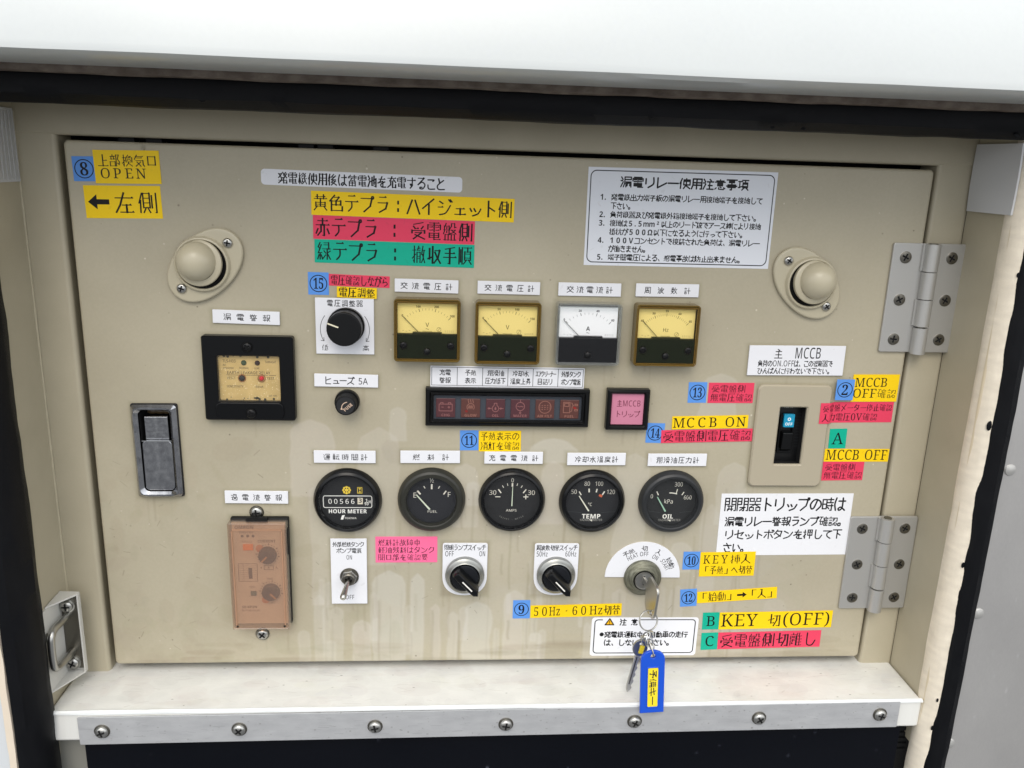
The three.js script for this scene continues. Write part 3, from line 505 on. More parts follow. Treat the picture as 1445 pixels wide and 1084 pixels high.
label('name_plate', 'long white plate divided into six text cells above the warning lamp panel', 'name plate', [-0.7, 46.3, 132, 18.4, -0.1], COLOR.white, (g, W, H) => {
  g.strokeStyle = INK; g.lineWidth = H * 0.02; g.strokeRect(W * 0.01, H * 0.06, W * 0.98, H * 0.86);
  [['充電', '警報', 0.3, 0.75], ['予熱', '表示', 0.3, 0.75], ['潤滑油', '圧力低下', 0.18, 0.85, 0.1, 0.92], ['冷却水', '温度上昇', 0.18, 0.84, 0.1, 0.92], ['エアクリーナー', '目詰り', 0.1, 0.92, 0.17, 0.82], ['外部タンク', 'ポンプ電源', 0.13, 0.92, 0.13, 0.92]].forEach(([a, b, x0, x1, x2 = x0, x3 = x1], i) => {
    const u = (v) => (0.01 + (i + v) * 0.98 / 6), o = { weight: 0.085 };
    if (i) { g.lineWidth = H * 0.02; g.strokeStyle = INK; g.beginPath(); g.moveTo(u(0) * W, H * 0.06); g.lineTo(u(0) * W, H * 0.92); g.stroke(); }
    write([[a, u(x0), u(x1), 0.16, 0.45, o], [b, u(x2), u(x3), 0.53, 0.83, o]])(g, W, H);
  });
}, { t: 0.0012, bev: 0.0002, rough: 0.38 });
label('name_plate', 'white plate headed MCCB with two small text lines, above the circuit breaker', 'name plate', [251.2, 65.3, 86, 26.7, 0.6], COLOR.white, write([['主', 0.26, 0.35, 0.1, 0.44, { weight: 0.07 }], ['MCCB', 0.47, 0.75, 0.06, 0.46, { latin: 1.05 }], ['負荷のON.OFFは、この遮断器で', 0.1, 0.88, 0.48, 0.71, { weight: 0.09 }], ['ひんぱんに行わないで下さい。', 0.1, 0.89, 0.74, 0.95, { weight: 0.09 }]]), { t: 0.0014, bev: 0.0003, r: 0.0004, rough: 0.38 });
// round the circuit breaker
numberTag('2', 'blue square tag with circled 2 at the top right of the breaker cover', [297.3, 40.2, 16.2, 18.9, 0.6], { z: 0.0034 });
tape('yellow two line tape MCCB OFF beside the circled 2 tag', [326.2, 41.4, 42.2, 25, 0.8], 'yellow', [['MCCB', 0.04, 0.76, 0.12, 0.48, { latin: 1.05 }], ['OFF確認', 0.02, 0.97, 0.52, 0.88, { latin: 1.05 }]], { z: 0.0004 });
tape('red two line tape with 0V running from the breaker cover towards the door edge', [311.7, 18.7, 68.5, 19.1, 1], 'red', [['受電盤メーター停止確認', 0.03, 0.985, 0.1, 0.46], ['入力電圧0V確認', 0.03, 0.8, 0.53, 0.92]], {
  bend: (geo) => { const p = geo.attributes.position; for (let i = 0; i < p.count; i++) { const u = p.getX(i) + 0.0343; p.setZ(i, p.getZ(i) + 0.0034 * (1 - THREE.MathUtils.smoothstep(u, 0.0085, 0.0135))); } geo.computeVertexNormals(); return geo; } });
letterTag('A', 'green square tag lettered A right of the breaker cover', [298.6, -6.2, 16, 18.6, 1.8]);
tape('narrow yellow tape MCCB OFF below the green A tag', [318.4, -21.9, 60.3, 12.2, 0.3], 'yellow', [['MCCB OFF', 0.02, 0.98, 0.1, 0.92, { latin: 1.1 }]], { z: 0.0001 });
tape('small red two line tape below the yellow MCCB OFF tape', [307.6, -37.2, 38.6, 18.1, 1], 'red', [['受電盤側', 0.06, 0.8, 0.1, 0.49], ['無電圧確認', 0.04, 0.98, 0.52, 0.93]]);
numberTag('13', 'blue square tag with circled 13 left of the breaker cover', [166.1, 35, 16.4, 18.7, 0.9]);
tape('red two line tape right of the circled 13 tag', [196.1, 35, 40.6, 18.5, 0.6], 'red', [['受電盤側', 0.06, 0.82, 0.1, 0.49], ['無電圧確認', 0.05, 0.98, 0.52, 0.93]]);
numberTag('14', 'blue square tag with circled 14 at the lower right of the pink trip lamp', [131.5, -2.7, 16.2, 18.3, -1]);
tape('yellow tape MCCB ON above a long red tape, beside the circled 14 tag', [180, 8, 68.5, 12, 1.7], 'yellow', [['MCCB ON', 0.02, 0.98, 0.08, 0.94, { fw: true }]], { z: 0.0003 });
tape('long one line red tape right of the circled 14 tag', [178.2, -4.7, 82.4, 11.9, 1.8], 'red', [['受電盤側電圧確認', 0.02, 0.985, 0.06, 0.94]], { z: 0.0003 });
numberTag('11', 'blue square tag with circled 11 under the warning lamp panel', [-32.6, -11.1, 16, 18.3, 0.8]);
tape('yellow two line tape right of the circled 11 tag', [-5.7, -11.5, 36.7, 18.7, 1], 'yellow', [['予熱表示の', 0.03, 0.97, 0.06, 0.48], ['消灯を確認', 0.03, 0.97, 0.52, 0.95]], { z: 0.0001 });
label('fault_sticker', 'bright pink sticker with three text lines under the fuel gauge', 'sticker', [-86.8, -115.1, 55.2, 25.3, 0.2], COLOR.pink, write([['燃料計故障中', 0.04, 0.73, 0.1, 0.36, mincho], ['軽油残料はタンク', 0.04, 0.965, 0.39, 0.65, mincho], ['開口部を確認要', 0.04, 0.85, 0.67, 0.93, mincho]]));
label('notice_sticker', 'white four line sticker below the breaker cover and left of the lower hinge', 'sticker', [259.5, -90.1, 123.8, 61.4, 0.4], '#e6e7ea', write([['開閉器トリップの時は', 0.03, 0.95, 0.06, 0.29, { weight: 0.09 }], ['漏電リレー警報ランプ確認。', 0.045, 0.975, 0.37, 0.53, { weight: 0.11 }], ['リセットボタンを押して下', 0.05, 0.95, 0.58, 0.74, { weight: 0.1 }], ['さい。', 0.05, 0.25, 0.79, 0.95, { weight: 0.1 }]]), { rough: 0.35 });
numberTag('9', 'blue square tag with circled 9 under the frequency switch', [19.1, -175.8, 15.9, 18.8, 0.3]);
tape('yellow tape 50Hz 60Hz right of the circled 9 tag', [70.4, -177.4, 85.6, 12.7, 1.2], 'yellow', [['50', 0.02, 0.2, 0.1, 0.92, { fw: true }], ['Hz', 0.2, 0.33, 0.1, 0.92], ['・60', 0.34, 0.63, 0.1, 0.92, { fw: true }], ['Hz切替', 0.64, 0.985, 0.1, 0.92]], { z: 0.0001 });
numberTag('10', 'blue square tag with circled 10 right of the key switch', [175.3, -126.4, 15.9, 18, 0.5], { z: 0.0001 });
tape('yellow two line KEY tape right of the circled 10 tag', [209.5, -129.9, 52.2, 24.6, 0.9], 'yellow', [['KEY', 0.04, 0.52, 0.1, 0.5, { fw: true }], ['挿入', 0.54, 0.93, 0.1, 0.5], ['「予熱」へ切替', 0.05, 0.97, 0.56, 0.92]], { z: 0.0003 });
numberTag('12', 'blue square tag with circled 12 right of the hanging key', [175.9, -164.7, 15.8, 17.9, 3.8]);
label('label_tape', 'slanted yellow tape with a black arrow between two words, beside the circled 12 tag', 'label', [222.3, -162.1, 76.5, 11.8, 3.8], COLOR.yellow, (g, W, H) => { write([['「始動」', 0.02, 0.48, 0.08, 0.92, mincho], ['「入」', 0.63, 0.99, 0.08, 0.92, mincho]])(g, W, H); arrow(g, 0.5, 0.62, 0.5, 0.5, W, H); }, { z: 0.0001 });
letterTag('B', 'green square tag lettered B at the lower right of the panel', [199.6, -189.3, 15.9, 17.9, 1.2]);
tape('yellow tape KEY (OFF) beside the green B tag', [262.9, -188.6, 110.1, 17.9, 0.8], 'yellow', [['KEY', 0.01, 0.34, 0.1, 0.9, { latin: 1.05 }], ['切', 0.42, 0.545, 0.12, 0.9], ['(OFF)', 0.555, 0.985, 0.1, 0.9, { latin: 1.05 }]], { z: 0.0001 });
letterTag('C', 'green square tag lettered C at the lower right of the panel, below the B', [200.3, -210.9, 16.1, 18.2, 2]);
tape('red tape beside the green C tag', [258.9, -209.8, 100.8, 17.8, 1], 'red', [['受電盤側切離し', 0.02, 0.96, 0.08, 0.93, { weight: 0.085 }]], { z: 0.0001 });
label('caution_sticker', 'white caution sticker with yellow warning triangle behind the hanging keys', 'sticker', [136.8, -205.3, 102.1, 40.5, -0.3], '#e8e9ec', (g, W, H) => {
  g.strokeStyle = INK; g.lineWidth = H * 0.022; const a = W * 0.03, b = W * 0.97, c = H * 0.06, d = H * 0.93, r = H * 0.08;
  g.beginPath(); g.moveTo(W * 0.1, c); g.arcTo(a, c, a, d, r); g.arcTo(a, d, b, d, r); g.arcTo(b, d, b, c, r); g.arcTo(b, c, a, c, r); g.lineTo(W * 0.44, c); g.stroke();
  g.fillStyle = '#e9b012'; g.strokeStyle = INK; g.lineWidth = H * 0.025; g.lineJoin = 'round'; g.beginPath(); g.moveTo(W * 0.165, H * 0.03); g.lineTo(W * 0.205, H * 0.19); g.lineTo(W * 0.125, H * 0.19); g.closePath(); g.fill(); g.stroke();
  g.fillStyle = INK; g.fillRect(W * 0.162, H * 0.08, W * 0.006, H * 0.06); g.fillRect(W * 0.162, H * 0.155, W * 0.006, H * 0.018);
  g.beginPath(); g.arc(W * 0.1, H * 0.44, H * 0.05, 0, 7); g.fill();
  write([['注', 0.26, 0.325, 0.03, 0.21, { weight: 0.12 }], ['意', 0.365, 0.43, 0.03, 0.21, { weight: 0.12 }], ['発電機運転中の自動車の走行', 0.125, 0.91, 0.36, 0.53, { weight: 0.12 }], ['は、しないで下さい。', 0.125, 0.78, 0.57, 0.74, { weight: 0.12 }]])(g, W, H);
}, { r: 0.003, rough: 0.35 });
// ---------------------------------------------------------------- square panel meters
const MW = 0.0545, MH = 0.0525, MD = 0.013;
function meterDial(dark, labels, minor, unit, wave) {
  return canvas(490, 250, (g, W, H) => {   // 10 px per mm, 49 x 25 mm, needle pivot 6 mm below the lower edge
    g.fillStyle = dark ? '#f3f4f4' : '#f0e8bd'; g.fillRect(0, 0, W, H);
    const cx = W / 2, cy = H + 62, R = 262, ink = dark ? '#0c0d10' : '#3a3420';
    g.strokeStyle = g.fillStyle = ink; g.textAlign = 'center'; g.textBaseline = 'middle';
    const at = (u, r) => { const a = (-45 + 90 * u) * Math.PI / 180; return [cx + Math.sin(a) * r * 0.98, cy - Math.cos(a) * r]; };
    const n = (labels.length - 1) * minor;
    for (let i = 0; i <= n; i++) {
      const big = i % minor === 0, u = i / n; g.lineWidth = big ? 4 : 1.6; g.beginPath(); g.moveTo(...at(u, R - (big ? 12 : 8))); g.lineTo(...at(u, R + (big ? 14 : 10))); g.stroke();
      if (big) { const [x, y] = at(u, R + 34); g.font = 'bold 27px sans-serif'; g.save(); g.translate(x, y); g.scale(0.9, 1); g.fillText(labels[i / minor], 0, 0); g.restore(); }
    }
    g.font = (dark ? 'bold ' : '') + (unit.length > 1 ? 44 : 50) + 'px sans-serif'; g.fillText(unit, cx, H - 72);
    if (wave) { g.lineWidth = 3; g.beginPath(); g.moveTo(cx - 12, H - 36); g.bezierCurveTo(cx - 5, H - 48, cx + 5, H - 26, cx + 12, H - 38); g.stroke(); }
    if (!dark) { g.font = '15px sans-serif'; g.fillText('YOKOGAWA', cx, H - 17); }
    if (!dark) { g.lineWidth = 2; g.beginPath(); g.arc(cx + 96, H - 34, 17, 0, 7); g.stroke(); g.beginPath(); g.moveTo(cx + 86, H - 18); g.lineTo(cx + 106, H - 50); g.stroke(); }
    g.lineWidth = 1.4; for (let k = 0; k < 3; k++) { g.beginPath(); g.moveTo(40 + k * 26, H - 22 + (k % 2) * 6); g.lineTo(54 + k * 26, H - 22 + (k % 2) * 6); g.stroke(); }
    for (let k = 0; k < 5; k++) { g.beginPath(); g.moveTo(W - 100 + k * 16, H - 14); g.lineTo(W - 90 + k * 16, H - 14); g.moveTo(W - 100 + k * 16, H - 24); g.lineTo(W - 92 + k * 16, H - 24); g.stroke(); }
  });
}
const amber = phys({ color: 0x93793c, transmission: 0.55, thickness: 0, roughness: 0.12, ior: 1.48 });
const clearPane = phys({ color: 0xffffff, transmission: 1, thickness: 0, roughness: 0.05, ior: 1.45, specularIntensity: 0.5 });
const clearShell = phys({ color: 0xf2f4f4, transmission: 0.93, thickness: 0, roughness: 0.14, ior: 1.48 });
const amberPane = phys({ color: 0xfffbeb, transmission: 1, thickness: 0, roughness: 0.06, ior: 1.45, specularIntensity: 0.5 });
function panelMeter(label, at, kind, labels, minor, unit, wave, needle) {
  const white = kind === 'clear';
  const t = thing('panel_meter', label, 'meter', at, 0, 'square meters along the upper row');
  const inner = 0.0505;
  part('base', rbox(inner, MH - 0.004, 0.003, 0.001, 0, 0, 0.0015), M.blackMatt, t);
  const dial = part('dial', slab(0.049, 0.025, 0.0008, 0.0003), std(0xffffff, 0.6, 0, { map: texture(meterDial(white, labels, minor, unit, wave)) }), t);
  dial.position.set(0, 0.0095, 0.0062);
  part('dial_tray', merge([box(0.0492, 0.0256, 0.003, 0, 0.0095, 0.0047)]), white ? M.white : std(0xd9c98a, 0.6), t);
  const low = part('lower_mask', rbox(0.0496, 0.0212, 0.009, 0.0006, 0, -0.0135, 0.0066), white ? black(0x0c0d10, 0.25) : phys({ color: 0x0a1714, roughness: 0.4, specularIntensity: 0.3 }), t);
  part('mask_step', box(0.024, 0.0014, 0.008, 0, 0.0, 0.0086 - 0.0016 + 0.0001), black(white ? 0x0e0f11 : 0x1a211c, 0.4), t).position.set(0, -0.0026 + 0.0003, 0);
  const nl = 0.029, a = THREE.MathUtils.degToRad(45 - 90 * needle), pivot = V(0, -0.0092, 0.0082);
  const nd = part('needle', box(0.00042, nl - 0.0075, 0.0003, 0, (nl + 0.0075) / 2, 0), std(0x1d1c1a, 0.5), t); nd.position.copy(pivot); nd.rotation.z = a;
  if (!white) for (const sx of [-1, 1]) screw('m3', sx * 0.0195, -0.0125, 0.0112, t, M.screwDark);
  const z0 = part('zero_adjuster', turned([[0, 0.0026], [0.0016, 0.0026], [0.0026, 0.002], [0.003, 0]], 24), M.black, t); z0.position.set(0, -0.0175, 0.0112);
  part('adjuster_slot', box(0.0042, 0.0007, 0.0004, 0, 0, 0.0027), M.void, z0).rotation.z = 0.5;
  part('cover_rim', frame(MW, MH, MD, 0.003, MW - 0.0026, MH - 0.0026, 0.002, 0.0008), white ? clearShell : amber, t);
  part('cover_pane', slab(MW - 0.0028, MH - 0.0028, 0.0005, 0.002).translate(0, 0, MD - 0.0009), white ? clearPane : amberPane, t);
  part('cover_lip', frame(MW - 0.0028, MH - 0.0028, 0.0012, 0.002, MW - 0.0048, 0.0468, 0.0008, 0.0003, 0, -0.0005).translate(0, 0, MD - 0.0024), white ? clearShell : amber, t);
  return t;
}
panelMeter('leftmost yellow tinted voltmeter with a 0 to 300 scale', [-0.0694, 0.0876, 0], 'amber', ['0', '100', '200', '300'], 5, 'V', true, 0.005);
panelMeter('yellow tinted voltmeter with a 0 to 150 scale, second in the row', [-0.0027, 0.0868, 0], 'amber', ['0', '50', '100', '150'], 5, 'V', false, 0.0);
panelMeter('clear covered white faced ammeter with a 0 to 60 scale', [0.0652, 0.0869, 0], 'clear', ['0', '20', '40', '60'], 4, 'A', true, -0.01);
panelMeter('rightmost yellow tinted frequency meter marked Hz', [0.1316, 0.0872, 0], 'amber', ['45', '50', '55', '60', '65'], 6, 'Hz', false, 0.01);

// ---------------------------------------------------------------- round gauges; dials are drawn in units where the bezel radius is 30, y down
function gaugeDial(ground, draw) {
  return canvas(520, 520, (g, W) => {
    g.fillStyle = ground; g.fillRect(0, 0, W, W); g.translate(W / 2, W / 2); g.scale(W / 52, W / 52);
    const api = {
      text(s, x, y, h, { ink = '#dad6c8', bold = false, sx = 1, family = 'sans-serif' } = {}) { g.fillStyle = ink; g.textAlign = 'center'; g.textBaseline = 'middle'; g.font = (bold ? 'bold ' : '') + h * 1.22 + 'px ' + family; g.save(); g.translate(x, y); g.scale(sx, 1); g.fillText(s, 0, 0); g.restore(); },
      bar(x0, y0, x1, y1, w, ink = '#dad6c8') { g.strokeStyle = ink; g.lineWidth = w; g.lineCap = 'butt'; g.beginPath(); g.moveTo(x0, y0); g.lineTo(x1, y1); g.stroke(); }, g,
    };
    draw(api);
  });
}
function maker({ text, g }) { // maker's name along the bottom
  text('YAZAKI', -5.6, 18.9, 2.2, { ink: '#a9a79e', sx: 1.05 }); text('METER', 6.2, 18.9, 2.2, { ink: '#a9a79e', sx: 1.05 });
  g.fillStyle = '#dad6c8'; g.beginPath(); g.moveTo(-1.9, 17.9); g.lineTo(1.6, 17.9); g.lineTo(1.2, 20); g.closePath(); g.fill();
}
const GLOSS = black(0x0a0b0d, 0.24), OLIVE = std(0x25251e, 0.45), GREYRING = std(0x212325, 0.45);
function gauge(label, at, rim, rimColor, dialCanvas, needle) {
  const t = thing('round_gauge', label, 'gauge', at, 0, 'round gauges along the lower row');
  const R = 0.0299, [inner, depth] = rim;
  part('bezel', turned([[R * 0.98, 0], [R, 0.0012], [R * 0.985, 0.004], [R * 0.93, 0.0072], [R * 0.87, 0.0086], [inner + 0.0012, 0.0086], [inner + 0.0003, 0.0082], [inner, 0.007], [inner - 0.0006, depth]], 72, 0.4), rimColor, t);
  const d = part('dial', disc(0.026, 0.0006), std(0xffffff, 0.65, 0, { map: texture(dialCanvas) }), t); d.position.z = depth - 0.0024;
  if (needle) {
    const [x0, y0, x1, y1, w, ink] = needle.map((v, i) => (i < 5 ? v / 1000 : v)), L = Math.hypot(x1 - x0, y1 - y0);
    const s = new THREE.Shape(); s.moveTo(-w / 2, 0); s.lineTo(w / 2, 0); s.lineTo(w * 0.3, L); s.lineTo(-w * 0.3, L); s.closePath();
    const n = part('needle', extrude(s, 0.0004), std(ink, 0.55), t); n.position.set(x0, -y0, depth - 0.0006); n.rotation.z = Math.atan2(-(y1 - y0), x1 - x0) - Math.PI / 2;
  }
  part('glass', disc(inner - 0.0002, 0.0008), M.glass, t).position.z = 0.0064;
  return t;
}
const ring = [0.0222, 0.0035], wide = [0.0243, 0.0035];
gauge('black hour meter with a six digit counter reading 005663', [-0.1379, -0.067, 0], wide, GLOSS, gaugeDial('#101215', ({ text, bar, g }) => {
  g.fillStyle = '#e0c23c'; for (let k = 0; k < 8; k++) { g.beginPath(); g.arc(-0.9 + Math.cos(k * 0.785) * 2.6, -9.4 + Math.sin(k * 0.785) * 2.6, 1.25, 0, 7); g.fill(); } g.beginPath(); g.arc(-0.9, -9.4, 3, 0, 7); g.fill();
  g.fillStyle = '#101215'; for (let k = 0; k < 6; k++) { g.beginPath(); g.arc(-0.9 + Math.cos(k * 1.05) * 1.9, -9.4 + Math.sin(k * 1.05) * 1.9, 0.55, 0, 7); g.fill(); }
  g.strokeStyle = '#d2b93f'; g.lineWidth = 0.6; g.strokeRect(8.6, -12, 3.8, 5.4); g.fillStyle = '#d2b93f'; g.beginPath(); g.moveTo(9.2, -11.4); g.lineTo(11.8, -11.4); g.lineTo(9.2, -7.2); g.lineTo(11.8, -7.2); g.fill();
  g.strokeStyle = '#e9e8e2'; g.lineWidth = 0.75; g.beginPath(); g.roundRect(-21.2, -4, 42, 11, 1.6); g.stroke();
  g.fillStyle = '#1d1e20'; g.fillRect(-18, 3.6, 29, 1.6);
  [...'00566'].forEach((c, i) => text(c, -15.4 + i * 4.9, 0.9, 5.1, { ink: '#efeee8' }));
  g.fillStyle = '#d8cfba'; g.fillRect(8.4, -2.2, 4.6, 6); text('3', 10.7, 0.9, 4.6, { ink: '#1b1b1b', bold: true });
  text('1', 16.2, 0, 3.2, { ink: '#e6e5de', bold: true }); bar(14.8, 2, 17.6, 2, 0.4, '#e6e5de'); text('10', 16, 3.8, 3, { ink: '#e6e5de', bold: true }); text('H', 18.9, 1.4, 3.2, { ink: '#e6e5de', bold: true, sx: 0.8 });
  text('HOUR METER', -0.4, 10.4, 4.3, { ink: '#f1f0ea', bold: true, sx: 1.02 });
  g.fillStyle = '#f1f0ea'; g.beginPath(); g.moveTo(-5.4, 14.4); g.lineTo(-2.8, 14); g.lineTo(-4.4, 18.4); g.lineTo(-6.6, 18.4); g.closePath(); g.fill(); text('TOKIWA', 2, 17.4, 2, { ink: '#cfcdc5', bold: true, sx: 1.1 });
}));
gauge('fuel gauge with an olive grey bezel and its needle at E', [-0.0647, -0.066, 0], ring, OLIVE, gaugeDial('#15171d', ({ text, bar, g }) => {
  text('½', 0, -17.4, 4.6); bar(0, -14.4, 0, -9.6, 1.5); bar(-7, -12.6, -5.8, -10.4, 0.8); bar(7, -12.6, 5.8, -10.4, 0.8); bar(-12.6, -8.2, -9.8, -4.8, 1.6); bar(12.8, -8.2, 10.4, -4.8, 1.2);
  text('E', -14.8, -3.6, 5.6); text('F', 15.2, -4.4, 5.4); text('FUEL', 0.6, 11.6, 2.6, { sx: 1.25 });
}), [-1.5, 9, -13.4, -5, 1.5, 0xcfd8c2]);
gauge('charging ammeter with its needle upright between minus and plus 30', [0.0065, -0.066, 0], [0.0252, 0.0035], GLOSS, gaugeDial('#121315', (d) => {
  const { text, bar, g } = d; text('0', 0, -18.6, 4.4, { sx: 0.9 }); bar(0, -15.8, 0, -12.4, 1.5);
  for (const s of [-1, 1]) { bar(s * 4.6, -15.6, s * 4, -13.2, 0.6); bar(s * 8.9, -13.6, s * 7.7, -11.4, 0.7); bar(s * 12.4, -10, s * 9.8, -6.4, 1.1); text('30', s * 17.2, -7.2, 5); }
  bar(-15, -2.8, -10.4, -2.8, 0.9); bar(10, -2.8, 14.6, -2.8, 0.9); bar(12.3, -5.1, 12.3, -0.5, 0.9); text('AMPS', -0.2, 10.4, 2.7, { sx: 1.15 });
  g.save(); g.fillStyle = '#9a988f'; const s = 'YAZAKI ◂ METER'; g.font = '1.9px sans-serif'; g.textAlign = 'center'; [...'YAZAKI - METER'].forEach((c, i) => { g.save(); g.rotate((6.5 - i) * 0.088); g.fillText(c, 0, 18.6); g.restore(); }); g.restore();
}), [0, 5.4, 0.2, -12.6, 0.9, 0xcbd6bf]);
gauge('black water temperature gauge marked TEMP with an orange mark near 120', [0.0785, -0.0668, 0], wide, GLOSS, gaugeDial('#111317', (d) => {
  const { text, bar, g } = d; text('50', -16.6, -8.2, 4.7, { sx: 0.85 }); text('80', -5.2, -16, 4.7, { sx: 0.85 }); text('100', 5.6, -16, 4.7, { sx: 0.8 }); text('120', 16.6, -8.2, 4.7, { sx: 0.82 });
  bar(-12, -9, -10, -5.6, 1.1); bar(-3.2, -11.8, -3, -8.2, 1.3); bar(4, -11.6, 3.4, -8.2, 1.2); bar(11, -9.2, 9, -5.8, 1.2); g.save(); g.translate(7.6, -5); g.rotate(0.5); g.fillStyle = '#c05a35'; g.fillRect(-1.6, -1.1, 3.2, 2.2); g.restore();
  text('°C', -1.6, 3.4, 3.6, { sx: 0.85 }); g.strokeStyle = '#45474a'; g.lineWidth = 0.25; g.beginPath(); g.moveTo(-22, 10.4); g.quadraticCurveTo(-14, 10.6, -9, 11.4); g.moveTo(9, 11.4); g.quadraticCurveTo(14, 10.6, 22, 10.4); g.stroke();
  text('TEMP', 0.2, 14.6, 5, { ink: '#eceae0', bold: true, sx: 1.08 }); maker(d);
}), [-2.6, 9.2, -12, -5.2, 1.3, 0xdcdccb]);
gauge('oil pressure gauge with a grey bezel marked kPa', [0.1505, -0.0668, 0], [0.0233, 0.0035], GREYRING, gaugeDial('#17191a', (d) => {
  const { text, bar, g } = d; text('0', -17.8, -4.8, 4.4, { sx: 0.9 }); text('300', 6, -15.8, 4.6, { sx: 0.82 }); text('600', 15.2, -3.8, 4.4, { sx: 0.85 }); bar(-13.6, -9.4, -11.8, -5.8, 1); bar(5.2, -11.8, 4.4, -7.8, 0.9);
  g.strokeStyle = '#e4e1d4'; g.lineWidth = 1; g.beginPath(); g.moveTo(-2, -8); g.quadraticCurveTo(2, -8.2, 5.2, -7); g.stroke(); bar(11.4, -9, 9.6, -6, 1);
  text('kPa', -2, 0.8, 4.6, { sx: 0.95 }); g.strokeStyle = '#45474a'; g.lineWidth = 0.25; g.beginPath(); g.moveTo(-20, 10); g.quadraticCurveTo(-14, 10, -9, 11.2); g.moveTo(9, 11.2); g.quadraticCurveTo(14, 10, 20, 10); g.stroke();
  for (let k = 0; k < 14; k++) { g.fillStyle = 'rgba(5,5,5,0.6)'; g.beginPath(); g.arc(-19 + rnd() * 38, -12 + rnd() * 22, 0.3 + rnd() * 0.6, 0, 7); g.fill(); }
  text('OIL', -1.6, 14.4, 4.9, { ink: '#eceae0', bold: true, sx: 1.02 }); maker(d);
}), [-4.6, 9.4, -13, -4.6, 1.4, 0x9cc3aa]);

// ---------------------------------------------------------------- warning lamps and trip lamp
{
  const t = thing('warning_lamp_panel', 'long black framed panel of six dark red warning lamps with symbols', 'lamp panel', [-0.0001, 0.0205, 0]);
  part('outer_frame', frame(0.1408, 0.0338, 0.0065, 0.0006, 0.1316, 0.0258, 0.0005, 0.0012), M.black, t);
  part('inner_frame', frame(0.1324, 0.0266, 0.0078, 0.0006, 0.1272, 0.0216, 0.0005, 0.0008), GLOSS, t);
  part('back_plate', box(0.129, 0.0232, 0.003, 0, 0, 0.0028), std(0x3b4048, 0.42), t);
  const draws = {
    CHG(g) { g.strokeRect(16, 30, 68, 36); g.strokeRect(24, 22, 12, 8); g.strokeRect(64, 22, 12, 8); g.beginPath(); g.moveTo(28, 46); g.lineTo(40, 46); g.moveTo(60, 46); g.lineTo(74, 46); g.moveTo(67, 39); g.lineTo(67, 53); g.stroke(); },
    GLOW(g) { for (const x of [38, 50, 62]) { g.beginPath(); g.moveTo(x, 22); g.bezierCurveTo(x + 6, 16, x - 6, 10, x, 3); g.stroke(); } g.beginPath(); g.arc(50, 44, 19, 2.4, 7.0); g.stroke(); g.beginPath(); g.moveTo(38, 52); g.lineTo(42, 36); g.lineTo(47, 52); g.lineTo(52, 36); g.lineTo(57, 52); g.lineTo(62, 36); g.stroke(); g.fillStyle = '#7c1813'; g.beginPath(); g.ellipse(28, 66, 8, 6, 0.4, 0, 7); g.fill(); },
    OIL(g) { g.beginPath(); g.arc(50, 50, 17, -1.1, 4.24); g.stroke(); g.beginPath(); g.moveTo(43, 34); g.lineTo(43, 22); g.lineTo(57, 22); g.lineTo(57, 34); g.moveTo(8, 50); g.lineTo(30, 50); g.moveTo(92, 50); g.lineTo(70, 50); g.stroke(); for (const [a, b] of [[14, 24], [76, 86]]) { g.beginPath(); g.moveTo(a, 43); g.lineTo(b, 50); g.lineTo(a, 57); g.fill(); } g.beginPath(); g.moveTo(50, 40); g.quadraticCurveTo(60, 56, 50, 58); g.quadraticCurveTo(40, 56, 50, 40); g.fill(); },
    WATER(g) { g.beginPath(); g.arc(50, 38, 22, 0, 7); g.stroke(); g.beginPath(); g.moveTo(50, 2); g.lineTo(50, 16); g.moveTo(50, 60); g.lineTo(50, 74); g.moveTo(44, 70); g.lineTo(50, 76); g.lineTo(56, 70); g.moveTo(34, 38); g.bezierCurveTo(40, 32, 44, 44, 50, 38); g.bezierCurveTo(56, 32, 60, 44, 66, 38); g.stroke(); },
    'AIR FILT'(g) { g.beginPath(); g.arc(50, 40, 32, 0, 7); g.stroke(); for (const y of [30, 40, 50]) { g.setLineDash([8, 6]); g.beginPath(); g.moveTo(18, y + 4); g.lineTo(82, y - 2); g.stroke(); } g.setLineDash([]); },
    FUEL(g) { g.strokeRect(18, 12, 34, 56); g.strokeRect(24, 18, 22, 16); g.beginPath(); g.moveTo(52, 60); g.bezierCurveTo(70, 74, 58, 26, 70, 30); g.lineTo(60, 14); g.stroke(); g.strokeRect(78, 22, 14, 8); g.strokeRect(78, 50, 14, 8); g.fillStyle = '#8a1a12'; g.beginPath(); g.ellipse(78, 42, 10, 6, 0.4, 0, 7); g.fill(); },
  };
  Object.entries(draws).forEach(([word, draw], i) => {
    const warm = i === 1 || i > 3, c = canvas(200, 200, (g) => {
      g.scale(2, 2); g.fillStyle = ['#4f272b', '#563029', '#4d262b', '#4c262c', '#542e28', '#552e27'][i]; g.fillRect(0, 0, 100, 100);
      g.strokeStyle = g.fillStyle = warm ? '#8d5f52' : '#8a5a58'; g.lineWidth = 3.6; draw(g);
      g.fillStyle = warm ? '#8d5f52' : '#8a5a58'; g.font = 'bold 19px sans-serif'; g.textAlign = 'center'; g.save(); g.translate(50, 94); g.scale(Math.min(1.15, 78 / g.measureText(word).width), 1); g.fillText(word, 0, 0); g.restore();
    });
    const l = part('lamp_lens', slab(0.0164, 0.0168, 0.0012, 0.0004, 0.0003), phys({ color: 0xffffff, roughness: 0.35, map: texture(c), clearcoat: 0.6, clearcoatRoughness: 0.2 }), t, 'dark red lamp lens marked ' + word);
    l.position.set(-0.0533 + i * 0.02132, -0.0008, 0.0042);
  });
  const l = thing('trip_lamp', 'pink square trip lamp in a black frame right of the warning lamp panel', 'lamp', [0.1042, 0.0201, 0]);
